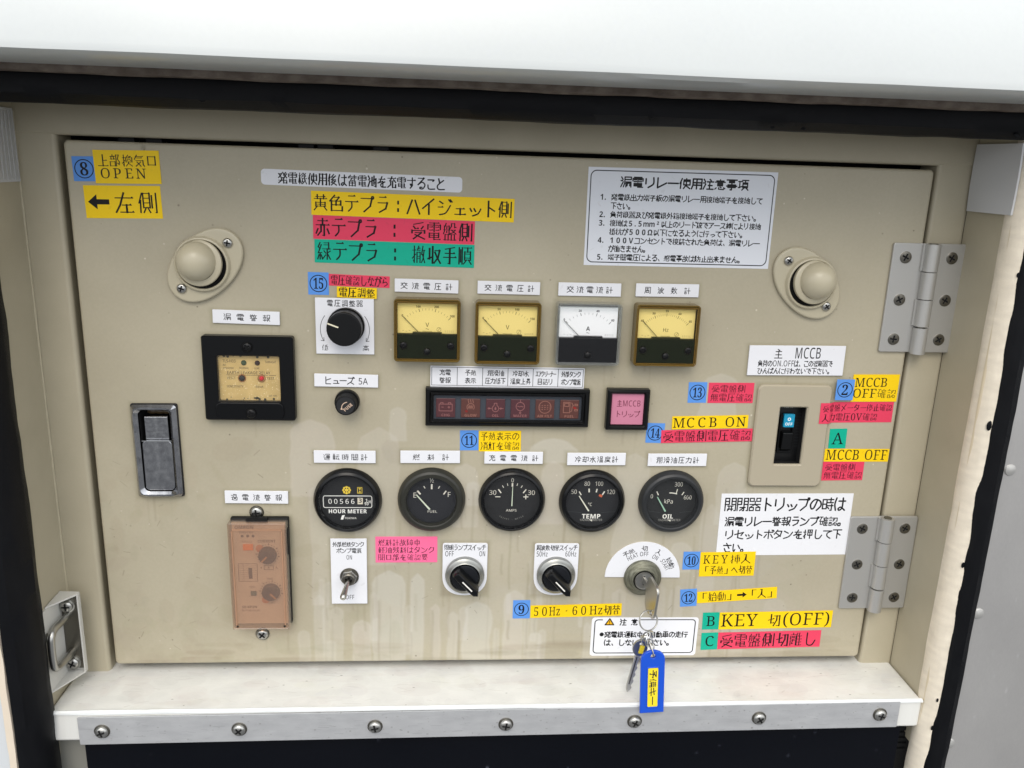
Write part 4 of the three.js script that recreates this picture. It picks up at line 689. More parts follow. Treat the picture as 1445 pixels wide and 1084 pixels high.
  part('frame', frame(0.0372, 0.0366, 0.0075, 0.0008, 0.0292, 0.0288, 0.0005, 0.0014), M.black, l);
  part('lens', slab(0.0286, 0.0282, 0.0045, 0.0008, 0.0006), phys({ color: 0xffffff, roughness: 0.25, clearcoat: 0.7, map: texture(canvas(290, 286, (g, W, H) => {
    g.fillStyle = '#c97f97'; g.fillRect(0, 0, W, H); write([['主MCCB', 0.16, 0.9, 0.2, 0.42, { weight: 0.08, ink: '#6b2a3f' }], ['トリップ', 0.12, 0.9, 0.54, 0.76, { weight: 0.08, ink: '#6b2a3f' }]])(g, W, H); })) }), l);
}
// ---------------------------------------------------------------- earth leakage relay
{
  const t = thing('earth_leakage_relay', 'square black earth leakage relay with a tan face and a red test button', 'relay', [-0.2166, 0.0432, 0]);
  part('frame', frame(0.0742, 0.0722, 0.0075, 0.0022, 0.0505, 0.0388, 0.001, 0.0009), black(0x0b0c0e, 0.3), t);
  part('lower_bulge', slab(0.056, 0.0145, 0.0016, 0.005, 0.0006).translate(0, -0.0275, 0.0072), GLOSS, t);
  for (const [x, y, z] of [[0, 0.0272, 0.0075], [0.001, -0.0292, 0.0088]]) screw('m4', x, y, z, t, M.screwDark);
  const face = canvas(500, 386, (g, W, H) => {
    g.drawImage(noiseMap(125, 96, [204, 178, 124], 20, 5, 4), 0, 0, W, H); g.strokeStyle = g.fillStyle = '#2a2318'; g.textBaseline = 'alphabetic';
    const tx = (s, x, y, h, sx = 1) => { g.font = h + 'px sans-serif'; g.save(); g.translate(x, y); g.scale(sx, 1); g.fillText(s, 0, 0); g.restore(); };
    tx('TLS-H03', 36, 66, 34, 0.85); tx('AC', 36, 96, 24); tx('100/200V', 36, 122, 24, 0.85); tx('NORMAL', 168, 120, 24, 0.8); tx('LEAK', 288, 120, 24, 0.8); tx('TAMASAT', 376, 68, 27, 0.8);
    tx('EARTH LEAKAGE RELAY', 66, 164, 35, 0.98); g.lineWidth = 3; g.beginPath(); g.moveTo(60, 172); g.lineTo(462, 172); g.stroke(); tx('RESET', 66, 208, 30, 0.85); tx('TEST', 386, 208, 30, 1); tx('SENSITIVITY', 58, 278, 26, 0.95); tx('30mA', 290, 278, 25); tx('LR-100', 400, 352, 20);
    g.fillStyle = 'rgba(236,226,196,0.75)'; for (let i = 0; i < 240; i++) { g.beginPath(); g.arc(rnd() * W, (0.3 + rnd() * 0.7) * H, 0.8 + rnd() * 3.4, 0, 7); g.fill(); }
    g.fillStyle = 'rgba(20,18,14,0.8)'; for (let i = 0; i < 26; i++) { g.beginPath(); g.arc(rnd() * W, rnd() < 0.5 ? rnd() * 18 : H - rnd() * 26, 3 + rnd() * 9, 0, 7); g.fill(); }
  });
  part('face_plate', slab(0.0506, 0.039, 0.003, 0.0004), std(0xffffff, 0.5, 0, { map: texture(face) }), t);
  const P = (x, y) => [(x - 0.5) * 0.05, (0.5 - y) * 0.0386];
  const dome = (name, [x, y], r, m, hgt) => part(name, turned([[0, hgt], [r * 0.6, hgt * 0.85], [r * 0.95, hgt * 0.35], [r, 0]], 24), m, t).position.set(x, y, 0.003);
  dome('normal_lamp', P(0.41, 0.17), 0.0023, std(0x41523f, 0.2), 0.0016); dome('leak_lamp', P(0.63, 0.17), 0.0022, std(0x3a2b2b, 0.2), 0.0016);
  dome('reset_button', P(0.37, 0.51), 0.0025, std(0x2d2e33, 0.3), 0.0022); dome('test_button', P(0.69, 0.51), 0.0021, std(0xd1243a, 0.3), 0.0022);
  for (const [x, y] of [P(0.37, 0.51), P(0.69, 0.51)]) part('button_ring', turned([[0.0026, 0], [0.0034, 0], [0.0033, 0.0006], [0.0027, 0.0006]], 24), std(0x9a6a42, 0.5), t).position.set(x, y, 0.003);
  part('window', slab(0.0504, 0.0388, 0.0006, 0.0005), phys({ color: 0xfffefa, transmission: 1, thickness: 0, roughness: 0.08 }), t).position.z = 0.0056;
}
// ---------------------------------------------------------------- overcurrent relay
{
  const t = thing('overcurrent_relay', 'overcurrent relay with a faded pinkish clear cover over two dials, lower left', 'relay', [-0.2147, -0.1352, 0]);
  const W = 0.0498, H = 0.1025, D = 0.0145;
  part('base', rbox(0.0498, 0.1032, 0.0055, 0.0012, 0.0005, 0.001, 0.0027), M.blackMatt, t);
  part('top_terminal', merge([box(0.018, 0.0035, 0.004, -0.001, 0.0522, 0.0068), box(0.0012, 0.024, 0.006, 0.0251, 0.032, 0.0065)]), M.blackMatt, t);
  const face = canvas(470, 990, (g, w, h) => {
    g.drawImage(noiseMap(118, 248, [212, 196, 178], 12, 3, 6), 0, 0, w, h); const ink = '#6b5141'; g.fillStyle = g.strokeStyle = ink;
    const tx = (s, x, y, k, b = false) => { g.font = (b ? 'bold ' : '') + k + 'px sans-serif'; g.fillText(s, x, y); };
    tx('OMRON', 24, 66, 44, true); g.fillStyle = '#e9d8c4'; tx('SE-KP2E', 300, 62, 32); g.fillStyle = ink; tx('SINGLE RLY', 60, 108, 25); for (const x of [88, 136, 184]) { g.beginPath(); g.arc(x, 134, 13, 0, 7); g.fill(); }
    tx('TRIP(OC)', 70, 196, 25); tx('CURRENT', 220, 196, 35, true);
    for (const [cx, cy] of [[304, 310], [320, 670]]) for (let k = 0; k < 18; k++) { const a = 2.35 + k * 4.7 / 17; g.lineWidth = 6; g.beginPath(); g.moveTo(cx + Math.cos(a) * 88, cy + Math.sin(a) * 88); g.lineTo(cx + Math.cos(a) * (k % 3 ? 97 : 108), cy + Math.sin(a) * (k % 3 ? 97 : 108)); g.stroke(); }
    tx('×', 232, 452, 36); g.lineWidth = 4; g.strokeRect(268, 420, 80, 38); tx('4', 298, 450, 32); tx('A', 366, 452, 36);
    g.strokeRect(40, 400, 166, 170); for (let k = 1; k < 8; k++) { g.lineWidth = 2; g.beginPath(); g.moveTo(40, 400 + k * 21); g.lineTo(206, 400 + k * 21); g.stroke(); } g.beginPath(); g.moveTo(84, 400); g.lineTo(84, 570); g.stroke(); g.fillRect(128, 440, 32, 104);
    tx('TIME', 284, 556, 25); tx('TEST', 128, 638, 25); tx('(SEC)', 290, 790, 25); tx('SE-KP2N', 54, 836, 34, true); tx('MOTOR RELAY', 50, 868, 25);
  });
  part('face_plate', slab(0.0462, 0.0988, 0.0012, 0.0005).translate(0, 0, 0.0055), std(0xffffff, 0.55, 0, { map: texture(face) }), t);
  const brown = std(0x624a3c, 0.45), P = (x, y) => [(x / 470 - 0.5) * 0.0462, (0.5 - y / 990) * 0.0988, 0.0067];
  for (const [x, y, a] of [[304, 310, 2.4], [320, 670, 3.9]]) { const k = part('dial_knob', turned([[0, 0.0045], [0.0068, 0.0045], [0.0075, 0.0038], [0.0079, 0]], 40), brown, t); k.position.set(...P(x, y)); part('knob_pointer', box(0.0016, 0.0068, 0.0006, 0, 0.0034, 0.0047), std(0xb98c63, 0.5), k).rotation.z = a; }
  for (const [x, y] of [[236, 250], [268, 752]]) part('setting_mark', turned([[0, 0.0008], [0.0032, 0.0008], [0.0034, 0]], 24), std(0xc9875a, 0.5), t).position.set(...P(x, y));
  part('trip_indicator', slab(0.0086, 0.0056, 0.0014, 0.0003, 0.0002), std(0xf08c34, 0.4), t).position.set(...P(136, 236));
  part('test_button', slab(0.0048, 0.0044, 0.0012, 0.0004, 0.0002), std(0x6f6c5c, 0.5), t).position.set(...P(164, 686));
  const tint = phys({ color: 0xf0e5db, transmission: 0.94, thickness: 0, roughness: 0.27, ior: 1.48 });
  part('cover_rim', frame(W, H, D - 0.002, 0.001, W - 0.003, H - 0.003, 0.0006, 0.0006).translate(0, 0, 0.002), tint, t);
  part('cover_pane', slab(W - 0.003, H - 0.003, 0.0006, 0.0006).translate(0, 0, D - 0.0012), tint, t);
  part('cover_ridge', merge([box(0.0008, H - 0.012, 0.0008, -0.0212, -0.001, D + 0.0001), box(0.0008, H - 0.012, 0.0008, 0.0212, -0.001, D + 0.0001), box(0.042, 0.0008, 0.0008, 0, 0.0456, D + 0.0001)]), std(0xa98268, 0.4), t);
  for (const s of [-1, 1]) part('latch_hole', turned([[0, 0.0003], [0.0009, 0.0003], [0.001, 0]], 16), M.void, t).position.set(s * 0.0205, -0.0478, D);
  const sc = (y, label) => { const g = thing('panel_screw', label, 'screw', [-0.2172, y, 0]); screw('m5', 0, 0, 0.0004, g, M.steel, 'head'); part('washer', turned([[0.003, 0], [0.0062, 0], [0.0062, 0.0008], [0.003, 0.0008]], 28), M.darkSteel, g); };
  sc(-0.0792, 'single steel screw between the name plate and the top of the overcurrent relay'); sc(-0.199, 'single steel screw just below the overcurrent relay');
}
// ---------------------------------------------------------------- knob, fuse, toggle, rotary switches
{
  const t = thing('voltage_knob', 'large black adjustment knob with a white pointer line on a white square plate', 'knob', [-0.1377, 0.088, 0]);
  part('legend_plate', slab(0.048, 0.0472, 0.0013, 0.0004, 0.0003), std(0xffffff, 0.38, 0, { map: labelTexture(0.048, 0.0472, COLOR.white, (g, W, H) => {
    write([['電圧調整器', 0.19, 0.82, 0.03, 0.15, { weight: 0.085, fill: 0.85 }], ['低', 0.1, 0.21, 0.83, 0.94, { weight: 0.075 }], ['高', 0.8, 0.91, 0.83, 0.94, { weight: 0.075 }]])(g, W, H);
    g.strokeStyle = g.fillStyle = INK; g.lineWidth = W * 0.008;
    for (const s of [-1, 1]) { g.beginPath(); for (let k = 0; k <= 16; k++) { const a = -0.62 + k / 16 * 1.12, x = W * 0.5 + s * Math.cos(a) * W * 0.42, y = H * 0.56 + Math.sin(a) * H * 0.42; k ? g.lineTo(x, y) : g.moveTo(x, y); } g.stroke();
      const x = W * 0.5 + s * W * 0.36, y = H * 0.765; g.beginPath(); g.moveTo(x, y); g.lineTo(x + s * W * 0.052, y - H * 0.005); g.moveTo(x, y); g.lineTo(x + s * W * 0.004, y - H * 0.06); g.stroke(); }
  }) }), t);
  const pts = [], R = 0.0142; const sh = new THREE.Shape(); for (let k = 0; k < 96; k++) { const a = k / 96 * Math.PI * 2, r = R * (1 - 0.006 * (k % 3 === 0)); sh[k ? 'lineTo' : 'moveTo'](Math.cos(a) * r, Math.sin(a) * r); }
  const k = part('knob', extrude(sh, 0.017, 0.0012, 3).translate(0, 0, 0.0013), black(0x0e0f10, 0.36), t); k.position.set(0.0012, 0.0008, 0);
  part('skirt', turned([[0.0153, 0], [0.0153, 0.004], [0.0146, 0.005], [0.012, 0.005]].map(([r, z]) => [r, z + 0.0013]), 64), black(0x0a0b0c, 0.3), t).position.set(0.0012, 0.0008, 0);
  part('pointer_line', box(0.0011, 0.0092, 0.0006, 0, 0.0092, 0), std(0xe2dcc2, 0.5), t).position.set(0.0012, 0.0008, 0.0185); t.children.at(-1).rotation.z = THREE.MathUtils.degToRad(70);
}
{
  const t = thing('fuse_holder', 'round black fuse holder cap with a small arrow, under the 5A name plate', 'fuse holder', [-0.1368, 0.0232, 0]);
  part('collar', turned([[0.0104, 0], [0.0106, 0.0012], [0.0104, 0.0052], [0.0098, 0.006], [0.007, 0.006]], 48), M.black, t);
  part('cap', turned([[0, 0.0142], [0.0078, 0.0142], [0.0087, 0.0134], [0.0092, 0.0055]], 48), M.blackMatt, t);
  part('print', disc(0.0074, 0.0002), std(0xffffff, 0.55, 0, { map: texture(canvas(200, 200, (g) => { g.fillStyle = '#1a1b1d'; g.fillRect(0, 0, 200, 200); g.translate(100, 100); g.rotate(-0.72); g.fillStyle = g.strokeStyle = '#d3b7a0'; g.font = 'bold 52px sans-serif'; g.textAlign = 'center'; g.fillText('FUSE', 8, 50); g.lineWidth = 9; g.beginPath(); g.arc(0, 34, 66, -2.5, -0.9); g.stroke(); g.beginPath(); g.moveTo(-74, -6); g.lineTo(-40, -14); g.lineTo(-56, 16); g.fill(); })) }), t).position.z = 0.0142;
}
{
  const t = thing('toggle_switch', 'toggle switch with metal lever flipped down on a tall white plate', 'toggle switch', [-0.1381, -0.1363, 0]);
  part('legend_plate', slab(0.032, 0.0643, 0.0013, 0.0003, 0.0003), std(0xffffff, 0.38, 0, { map: labelTexture(0.032, 0.0643, COLOR.white, write([['外部燃焼タンク', 0.06, 0.94, 0.045, 0.125, { weight: 0.085 }], ['ポンプ電源', 0.16, 0.86, 0.14, 0.22, { weight: 0.085 }], ['ON', 0.43, 0.6, 0.24, 0.32, {}], ['OFF', 0.38, 0.64, 0.855, 0.935, {}]])) }), t);
  const hex = new THREE.Shape(); for (let k = 0; k < 6; k++) hex[k ? 'lineTo' : 'moveTo'](Math.cos(k * Math.PI / 3 + 0.2) * 0.0072, Math.sin(k * Math.PI / 3 + 0.2) * 0.0072);
  const c = [0.0003, -0.0048];
  part('washer', turned([[0.004, 0.0013], [0.0084, 0.0013], [0.0084, 0.0021], [0.004, 0.0021]], 40), M.darkSteel, t).position.set(...c, 0);
  part('hex_nut', extrude(hex, 0.0028, 0.0004).translate(0, 0, 0.0021), M.steel, t).position.set(...c, 0);
  part('bushing', turned([[0.0035, 0.0049], [0.0056, 0.0049], [0.0056, 0.0082], [0.0049, 0.0088], [0.0034, 0.0088], [0.003, 0.006]], 36), M.darkSteel, t).position.set(...c, 0);
  const lever = part('lever', turned([[0.0012, 0], [0.0019, 0.002], [0.0021, 0.009], [0.0028, 0.0165], [0.0029, 0.0185], [0.0022, 0.0203], [0, 0.0208]], 28), M.steel, t);
  lever.position.set(c[0], c[1], 0.0065); lever.rotation.set(0.5, -0.17, 0);
}
const bezelProfile = [[0.0138, 0.0013], [0.0176, 0.0013], [0.0178, 0.0042], [0.0172, 0.0058], [0.0158, 0.0066], [0.0148, 0.0086], [0.0138, 0.0094], [0.0131, 0.0088], [0.0131, 0.005]];
function rotarySwitch(label, at, lines) {
  const t = thing('rotary_switch', label, 'rotary switch', at, 0, 'rotary switches');
  const w = 0.0405, h = 0.0555, r = 0.0225, s = new THREE.Shape();   // plate: straight top, round bottom; origin at the switch centre
  const top = 0.0305; s.moveTo(-w / 2, -0.002); s.lineTo(-w / 2, top - 0.002); s.absarc(-w / 2 + 0.002, top - 0.002, 0.002, Math.PI, Math.PI / 2, true); s.lineTo(w / 2 - 0.002, top); s.absarc(w / 2 - 0.002, top - 0.002, 0.002, Math.PI / 2, 0, true); s.lineTo(w / 2, -0.002);
  s.bezierCurveTo(w / 2, -0.0155, 0.0125, -0.0215, 0, -0.0215); s.bezierCurveTo(-0.0125, -0.0215, -w / 2, -0.0155, -w / 2, -0.002);
  const H = top + 0.0215;
  part('legend_plate', planarUV(extrude(s, 0.0013, 0.0002), w, H, 0, top - H / 2), std(0xffffff, 0.38, 0, { map: labelTexture(w, H, COLOR.white, write(lines)) }), t);
  part('bezel', turned(bezelProfile, 64), std(0x9b9c98, 0.34, 0.9), t);
  part('cap', turned([[0, 0.0096], [0.0112, 0.0096], [0.0122, 0.0092], [0.0128, 0.006]], 56), black(0x16181c, 0.3), t);
  const a = new THREE.Shape();   // lever seen from the front, pointing along +y
  a.moveTo(-0.0052, -0.0118); a.quadraticCurveTo(0, -0.0138, 0.0052, -0.0118); a.lineTo(0.0054, 0.008); a.lineTo(0.0046, 0.0142); a.lineTo(0.0, 0.0172); a.lineTo(-0.0046, 0.0142); a.lineTo(-0.0054, 0.008); a.closePath();
  const geo = extrude(a, 0.0115, 0.0016, 2), p = geo.attributes.position;
  for (let i = 0; i < p.count; i++) { const f = 1 - 0.38 * THREE.MathUtils.clamp(p.getZ(i) / 0.0115, 0, 1); p.setX(i, p.getX(i) * f); }
  const k = part('handle', creased(geo, 0.5), black(0x0b0c0e, 0.28), t); k.position.z = 0.0094; k.rotation.z = THREE.MathUtils.degToRad(-137);
  part('pointer_line', box(0.0011, 0.0125, 0.0005, 0.0, 0.003, 0.01155), M.whiteInk, k);
  return t;
}
const small = { weight: 0.085 };
rotarySwitch('black rotary switch with OFF and ON on its white plate', [-0.0341, -0.139, 0], [['照明ランプスイッチ', 0.035, 0.965, 0.025, 0.135, small], ['OFF', 0.05, 0.25, 0.145, 0.255, {}], ['ON', 0.81, 0.955, 0.145, 0.255, {}]]);
rotarySwitch('black rotary switch with 50Hz and 60Hz on its white plate', [0.0492, -0.1393, 0], [['周波数切替スイッチ', 0.035, 0.965, 0.025, 0.135, small], ['50Hz', 0.04, 0.3, 0.145, 0.255, {}], ['60Hz', 0.69, 0.95, 0.145, 0.255, {}]]);

// ---------------------------------------------------------------- key switch, key, rings, tag
{
  const t = thing('key_switch', 'key switch with an olive grey domed bezel under a white half round plate', 'key switch', [0.1301, -0.1425, 0]);
  const s = new THREE.Shape(), R = 0.0352; s.moveTo(-R, -0.0008); s.absarc(0, 0, R, Math.PI, 0, true); s.lineTo(R, -0.0008); s.closePath();
  part('legend_plate', planarUV(extrude(s, 0.0013, 0.0002, 2, 48), 2 * R, R, 0, R / 2 - 0.0004), std(0xffffff, 0.38, 0, { map: labelTexture(2 * R, R, COLOR.white, (g, W, H) => {
    const put = (text, deg, rad, h, w, o = {}) => { g.save(); g.translate(W / 2, H); g.rotate(deg * Math.PI / 180); drawLine(g, text, -w / 2 * W, w / 2 * W, -rad * H - h * H, -rad * H, { ink: INK, ...small, ...o }); g.restore(); };
    put('予熱', -30, 0.74, 0.15, 0.17); put('HEAT', -27, 0.59, 0.14, 0.16); put('切', 0, 0.75, 0.16, 0.085); put('OFF', 0, 0.6, 0.14, 0.12); put('入', 28, 0.74, 0.16, 0.085); put('ON', 28, 0.58, 0.14, 0.09); put('始動', 60, 0.76, 0.15, 0.17); put('START', 58, 0.61, 0.14, 0.18);
  }) }), t);
  const olive = std(0xffffff, 0.45, 0.7, { map: texture(noiseMap(128, 128, [112, 112, 98], 60, 12, 12)), bumpMap: grain, bumpScale: 0.0002 });
  part('bezel', turned([[0.0172, 0.0002], [0.0176, 0.002], [0.0172, 0.0038], [0.0155, 0.0052], [0.0128, 0.0078], [0.0108, 0.0088], [0.0098, 0.0086], [0.0096, 0.006]], 72, 0.5), olive, t);
  part('cylinder_ring', turned([[0.0096, 0.006], [0.0094, 0.0088], [0.0089, 0.0088], [0.0088, 0.006]], 48), M.black, t);
  part('cylinder', turned([[0, 0.0084], [0.0078, 0.0084], [0.0085, 0.0094], [0.0089, 0.0088], [0.0089, 0.004]], 48), M.steel, t);
  part('keyway', box(0.0016, 0.0088, 0.0004, 0, 0, 0.0085), M.void, t);
}
const keyMetal = std(0xb4b2ac, 0.28, 0.95);
{
  const k = thing('ignition_key', 'steel key standing in the key switch', 'key', [0.1301, -0.1418, 0.0084], 0);
  // drawn in the y-z plane (shape x = z outwards, shape y = y), 2.3 mm thick
  const s = new THREE.Shape(); s.moveTo(-0.003, -0.0032); s.lineTo(0.009, -0.0032); s.lineTo(0.0105, -0.015); s.quadraticCurveTo(0.0125, -0.02, 0.017, -0.021); s.lineTo(0.03, -0.0202); s.quadraticCurveTo(0.0345, -0.018, 0.035, -0.012);
  s.lineTo(0.035, 0.008); s.quadraticCurveTo(0.034, 0.0128, 0.029, 0.0138); s.lineTo(0.0165, 0.0138); s.quadraticCurveTo(0.0115, 0.0125, 0.0105, 0.009); s.lineTo(0.009, 0.0032); s.lineTo(-0.003, 0.0032); s.closePath();
  const h = new THREE.Path(); h.absellipse(0.0275, -0.0162, 0.0028, 0.002, 0, Math.PI * 2); s.holes.push(h);
  part('bow', extrude(s, 0.0023, 0.0004).translate(0, 0, -0.00115).rotateY(-Math.PI / 2), keyMetal, k); k.rotation.set(0.12, 0.12, -0.03);
  const wire = M.steel;
  const r = thing('key_ring', 'thin wire ring hooked through the ignition key', 'key ring', [0.1291, -0.1655, 0.0385]);
  part('ring', mergeRings(0.0088, 0.00055, 1.6), wire, r); r.rotation.set(-0.35, 0.25, 0);
  const c = thing('key_ring', 'small coiled split ring between the wire ring and the blue tag', 'key ring', [0.1279, -0.1793, 0.0445]);
  part('coil', merge([new THREE.TorusGeometry(0.0068, 0.0009, 10, 40).rotateY(0.6).rotateX(0.2), new THREE.TorusGeometry(0.0066, 0.0009, 10, 40).rotateY(1.0).rotateX(-0.25).translate(0.001, 0, 0.001), new THREE.TorusGeometry(0.0055, 0.0008, 10, 40).rotateY(-0.5).rotateX(0.5).translate(-0.001, -0.001, 0.002)]), M.chrome, c);
  part('swivel', merge([rod([V(0.001, -0.002, 0.006), V(0.004, -0.003, 0.008), V(0.0028, -0.0075, 0.0105), V(0.0012, -0.004, 0.0115), V(0.0012, -0.001, 0.008)], 0.0006, 30, true), new THREE.SphereGeometry(0.0021, 14, 10).scale(1, 1.3, 1).translate(-0.0035, 0.003, 0.004)]), wire, c);
  // spare key hanging behind the tag
  const q = thing('spare_key', 'loose steel key with a yellow patch hanging behind the blue tag', 'key', [0.1219, -0.1845, 0.0455], -0.19);
  const b = new THREE.Shape(); b.absellipse(0, -0.003, 0.0068, 0.0082, 0, Math.PI * 2); const bh = new THREE.Path(); bh.absellipse(0, 0.001, 0.0016, 0.0014, 0, Math.PI * 2); b.holes.push(bh);
  part('bow', extrude(b, 0.0022, 0.0004), keyMetal, q);
  const bl = new THREE.Shape(); bl.moveTo(-0.0026, -0.009); bl.lineTo(-0.0024, -0.042); bl.quadraticCurveTo(-0.0018, -0.0475, 0.0002, -0.0485); bl.lineTo(0.0018, -0.046); for (let i = 0; i < 7; i++) { bl.lineTo(0.0028 - (i % 2) * 0.0009, -0.043 + i * 0.0034); bl.lineTo(0.0026 - ((i + 1) % 2) * 0.0011, -0.0415 + i * 0.0034); } bl.lineTo(0.0027, -0.009); bl.closePath();
  part('blade', extrude(bl, 0.0019, 0.0003).translate(0, 0, 0.0001), std(0xc6c4bd, 0.42, 0.8), q);
  part('blade_groove', box(0.0011, 0.028, 0.0004, -0.0006, -0.026, 0.002), M.darkSteel, q);
  part('patch', box(0.0042, 0.0078, 0.0004, 0.0014, -0.004, 0.0024), std(0xd9c32a, 0.5), q);
  const g = thing('key_tag', 'blue plastic key tag with a yellow handwritten insert, hanging in front of the sill', 'key tag', [0.1305, -0.2115, 0.0605], 0.055);
  const ts = new THREE.Shape(), w = 0.0212, h2 = 0.0305; ts.moveTo(-w / 2, -h2); ts.lineTo(w / 2, -h2); ts.lineTo(w / 2, h2 - 0.008); ts.quadraticCurveTo(w / 2 - 0.0005, h2, 0, h2 + 0.001); ts.quadraticCurveTo(-w / 2 + 0.0005, h2, -w / 2, h2 - 0.008); ts.closePath();
  const th = new THREE.Path(); th.absellipse(0, h2 - 0.0045, 0.0022, 0.002, 0, Math.PI * 2); ts.holes.push(th);
  const blue = std(0x1450c8, 0.35);
  part('tag_body', extrude(ts, 0.0032, 0.0007, 3), blue, g);
  part('insert', slab(0.0089, 0.0385, 0.0004, 0.0008).translate(0.0002, -0.0045, 0.0032), std(0xffffff, 0.45, 0, { map: labelTexture(0.0089, 0.0385, '#f3dc2c', (c2, W, H) => { c2.save(); c2.translate(W / 2, H / 2); c2.rotate(Math.PI / 2); drawLine(c2, '予備キー', -H * 0.46, H * 0.46, -W * 0.36, W * 0.36, { weight: 0.11, ink: '#1c1c22' }); c2.restore(); }) }), g);
  part('rim', frame(0.0108, 0.0408, 0.0006, 0.0012, 0.0092, 0.039, 0.0009, 0.0002).translate(0.0002, -0.0045, 0.0031), blue, g);
  part('eyelet_link', rod([V(0, h2 - 0.0025, 0.0055), V(-0.0012, h2 + 0.003, 0.004), V(-0.003, h2 + 0.008, -0.002), V(-0.0022, h2 + 0.003, -0.004), V(0, h2 - 0.003, -0.002), V(0.0004, h2 - 0.0045, 0.002)], 0.0006, 40, true), wire, g);
}
function mergeRings(R, r, gap) { return merge([new THREE.TorusGeometry(R, r, 10, 56).translate(0, 0, -r * gap / 2), new THREE.TorusGeometry(R, r, 10, 56).translate(0, 0, r * gap / 2)]); }

// ---------------------------------------------------------------- lamp hoods
function lampHood(label, [x, y], tilt, dir, at) {
  const t = thing('lamp_hood', label, 'lamp hood', [x, y, 0], 0, undefined);
  const e = new THREE.Shape(); for (let k = 0; k <= 72; k++) { const a = k / 72 * Math.PI * 2, c = Math.cos(a), s = Math.sin(a), r = 1 / Math.pow(Math.pow(Math.abs(c) / 0.0355, 2.1) + Math.pow(Math.abs(s) / 0.0232, 2.1), 1 / 2.1); e[k ? 'lineTo' : 'moveTo'](r * c, r * s); }
  const f = part('flange', creased(extrude(e, 0.0042, 0.002, 4), 0.7), M.beigeCast, t); f.rotation.z = tilt;
  const ox = at[0], oy = at[1];
  const col = part('collar', turned([[0.0226, 0.0038], [0.0221, 0.0054], [0.0212, 0.0074], [0.0203, 0.0078], [0.0196, 0.0073], [0.0193, 0.0045]], 72, 0.5), M.beigeCast, t); col.position.set(ox, oy, 0);
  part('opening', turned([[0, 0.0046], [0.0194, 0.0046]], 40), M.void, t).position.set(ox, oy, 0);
  const prof = []; for (let k = 0; k <= 14; k++) { const a = k / 14 * Math.PI / 2; prof.push([Math.max(0.0156 * Math.cos(a), 1e-6), 0.0012 + 0.0152 * Math.sin(a)]); }
  const shell = turned(prof, 72, 0.9).translate(-Math.cos(dir) * 0.0019, -Math.sin(dir) * 0.0019, 0), brim = turned([[0.012, -0.004], [0.0176, -0.004], [0.0185, -0.0008], [0.0183, 0.0006], [0.0172, 0.0014], [0.014, 0.0018]], 72, 0.7);
  const d = part('dome', merge([shell, brim]), M.beigeCast, t); d.position.set(ox - Math.cos(dir) * 0.0019, oy - Math.sin(dir) * 0.0019, 0.0084);
  d.quaternion.setFromUnitVectors(V(0, 0, 1), V(-Math.cos(dir) * 0.16, -Math.sin(dir) * 0.16, 1).normalize());
  for (const s of [-1, 1]) { const q = screw('m4', Math.cos(tilt) * 0.0267 * s, Math.sin(tilt) * 0.0267 * s, 0.0042, t); q.scale.setScalar(0.95); }
}
lampHood('beige domed lamp hood opening to the lower right, near the left edge of the panel', [-0.2477, 0.1359], 0.775, -0.8, [-0.0018, 0.0012]);
lampHood('beige domed lamp hood opening to the lower left, left of the upper hinge', [0.251, 0.1331], -0.79, -2.35, [0.003, 0.0005]);

// ---------------------------------------------------------------- latch, breaker, hinges, corner plates, striker
{
  const t = thing('door_latch', 'chrome paddle latch set into the left side of the panel', 'latch', [...LATCH, 0], 0.01);
  const gasket = std(0x1a1a1a, 0.7);
  part('gasket', frame(0.0386, 0.0836, 0.001, 0.002, 0.0275, 0.0735, 0.003), gasket, t);
  part('bezel', frame(0.0374, 0.0824, 0.0062, 0.0034, 0.0262, 0.0728, 0.0045, 0.0032), M.wornChrome, t);
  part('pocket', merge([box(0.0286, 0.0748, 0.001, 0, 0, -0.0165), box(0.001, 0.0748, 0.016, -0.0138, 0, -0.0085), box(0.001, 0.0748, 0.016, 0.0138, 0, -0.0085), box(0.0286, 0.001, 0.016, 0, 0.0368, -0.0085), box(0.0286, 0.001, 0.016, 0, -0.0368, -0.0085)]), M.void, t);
  part('grease', merge([0, 1, 2, 3, 4].map((k) => new THREE.SphereGeometry(0.003, 10, 8).scale(1.5, 0.8, 0.7).translate(-0.006 + k * 0.003, 0.031 + (k % 2) * 0.0025, -0.012))), std(0x5a4a32, 0.35), t);
  part('catch', rbox(0.0196, 0.022, 0.004, 0.0006, 0, 0.0185, -0.003), M.wornChrome, t);
  const p = part('paddle', slab(0.0247, 0.0442, 0.004, 0.0036, 0.0006).translate(0, -0.0135, -0.0025), M.wornChrome, t); p.rotation.x = -0.02;
  part('paddle_lip', box(0.0245, 0.0009, 0.0014, 0, 0.0088, 0.0012), M.chrome, t);
}
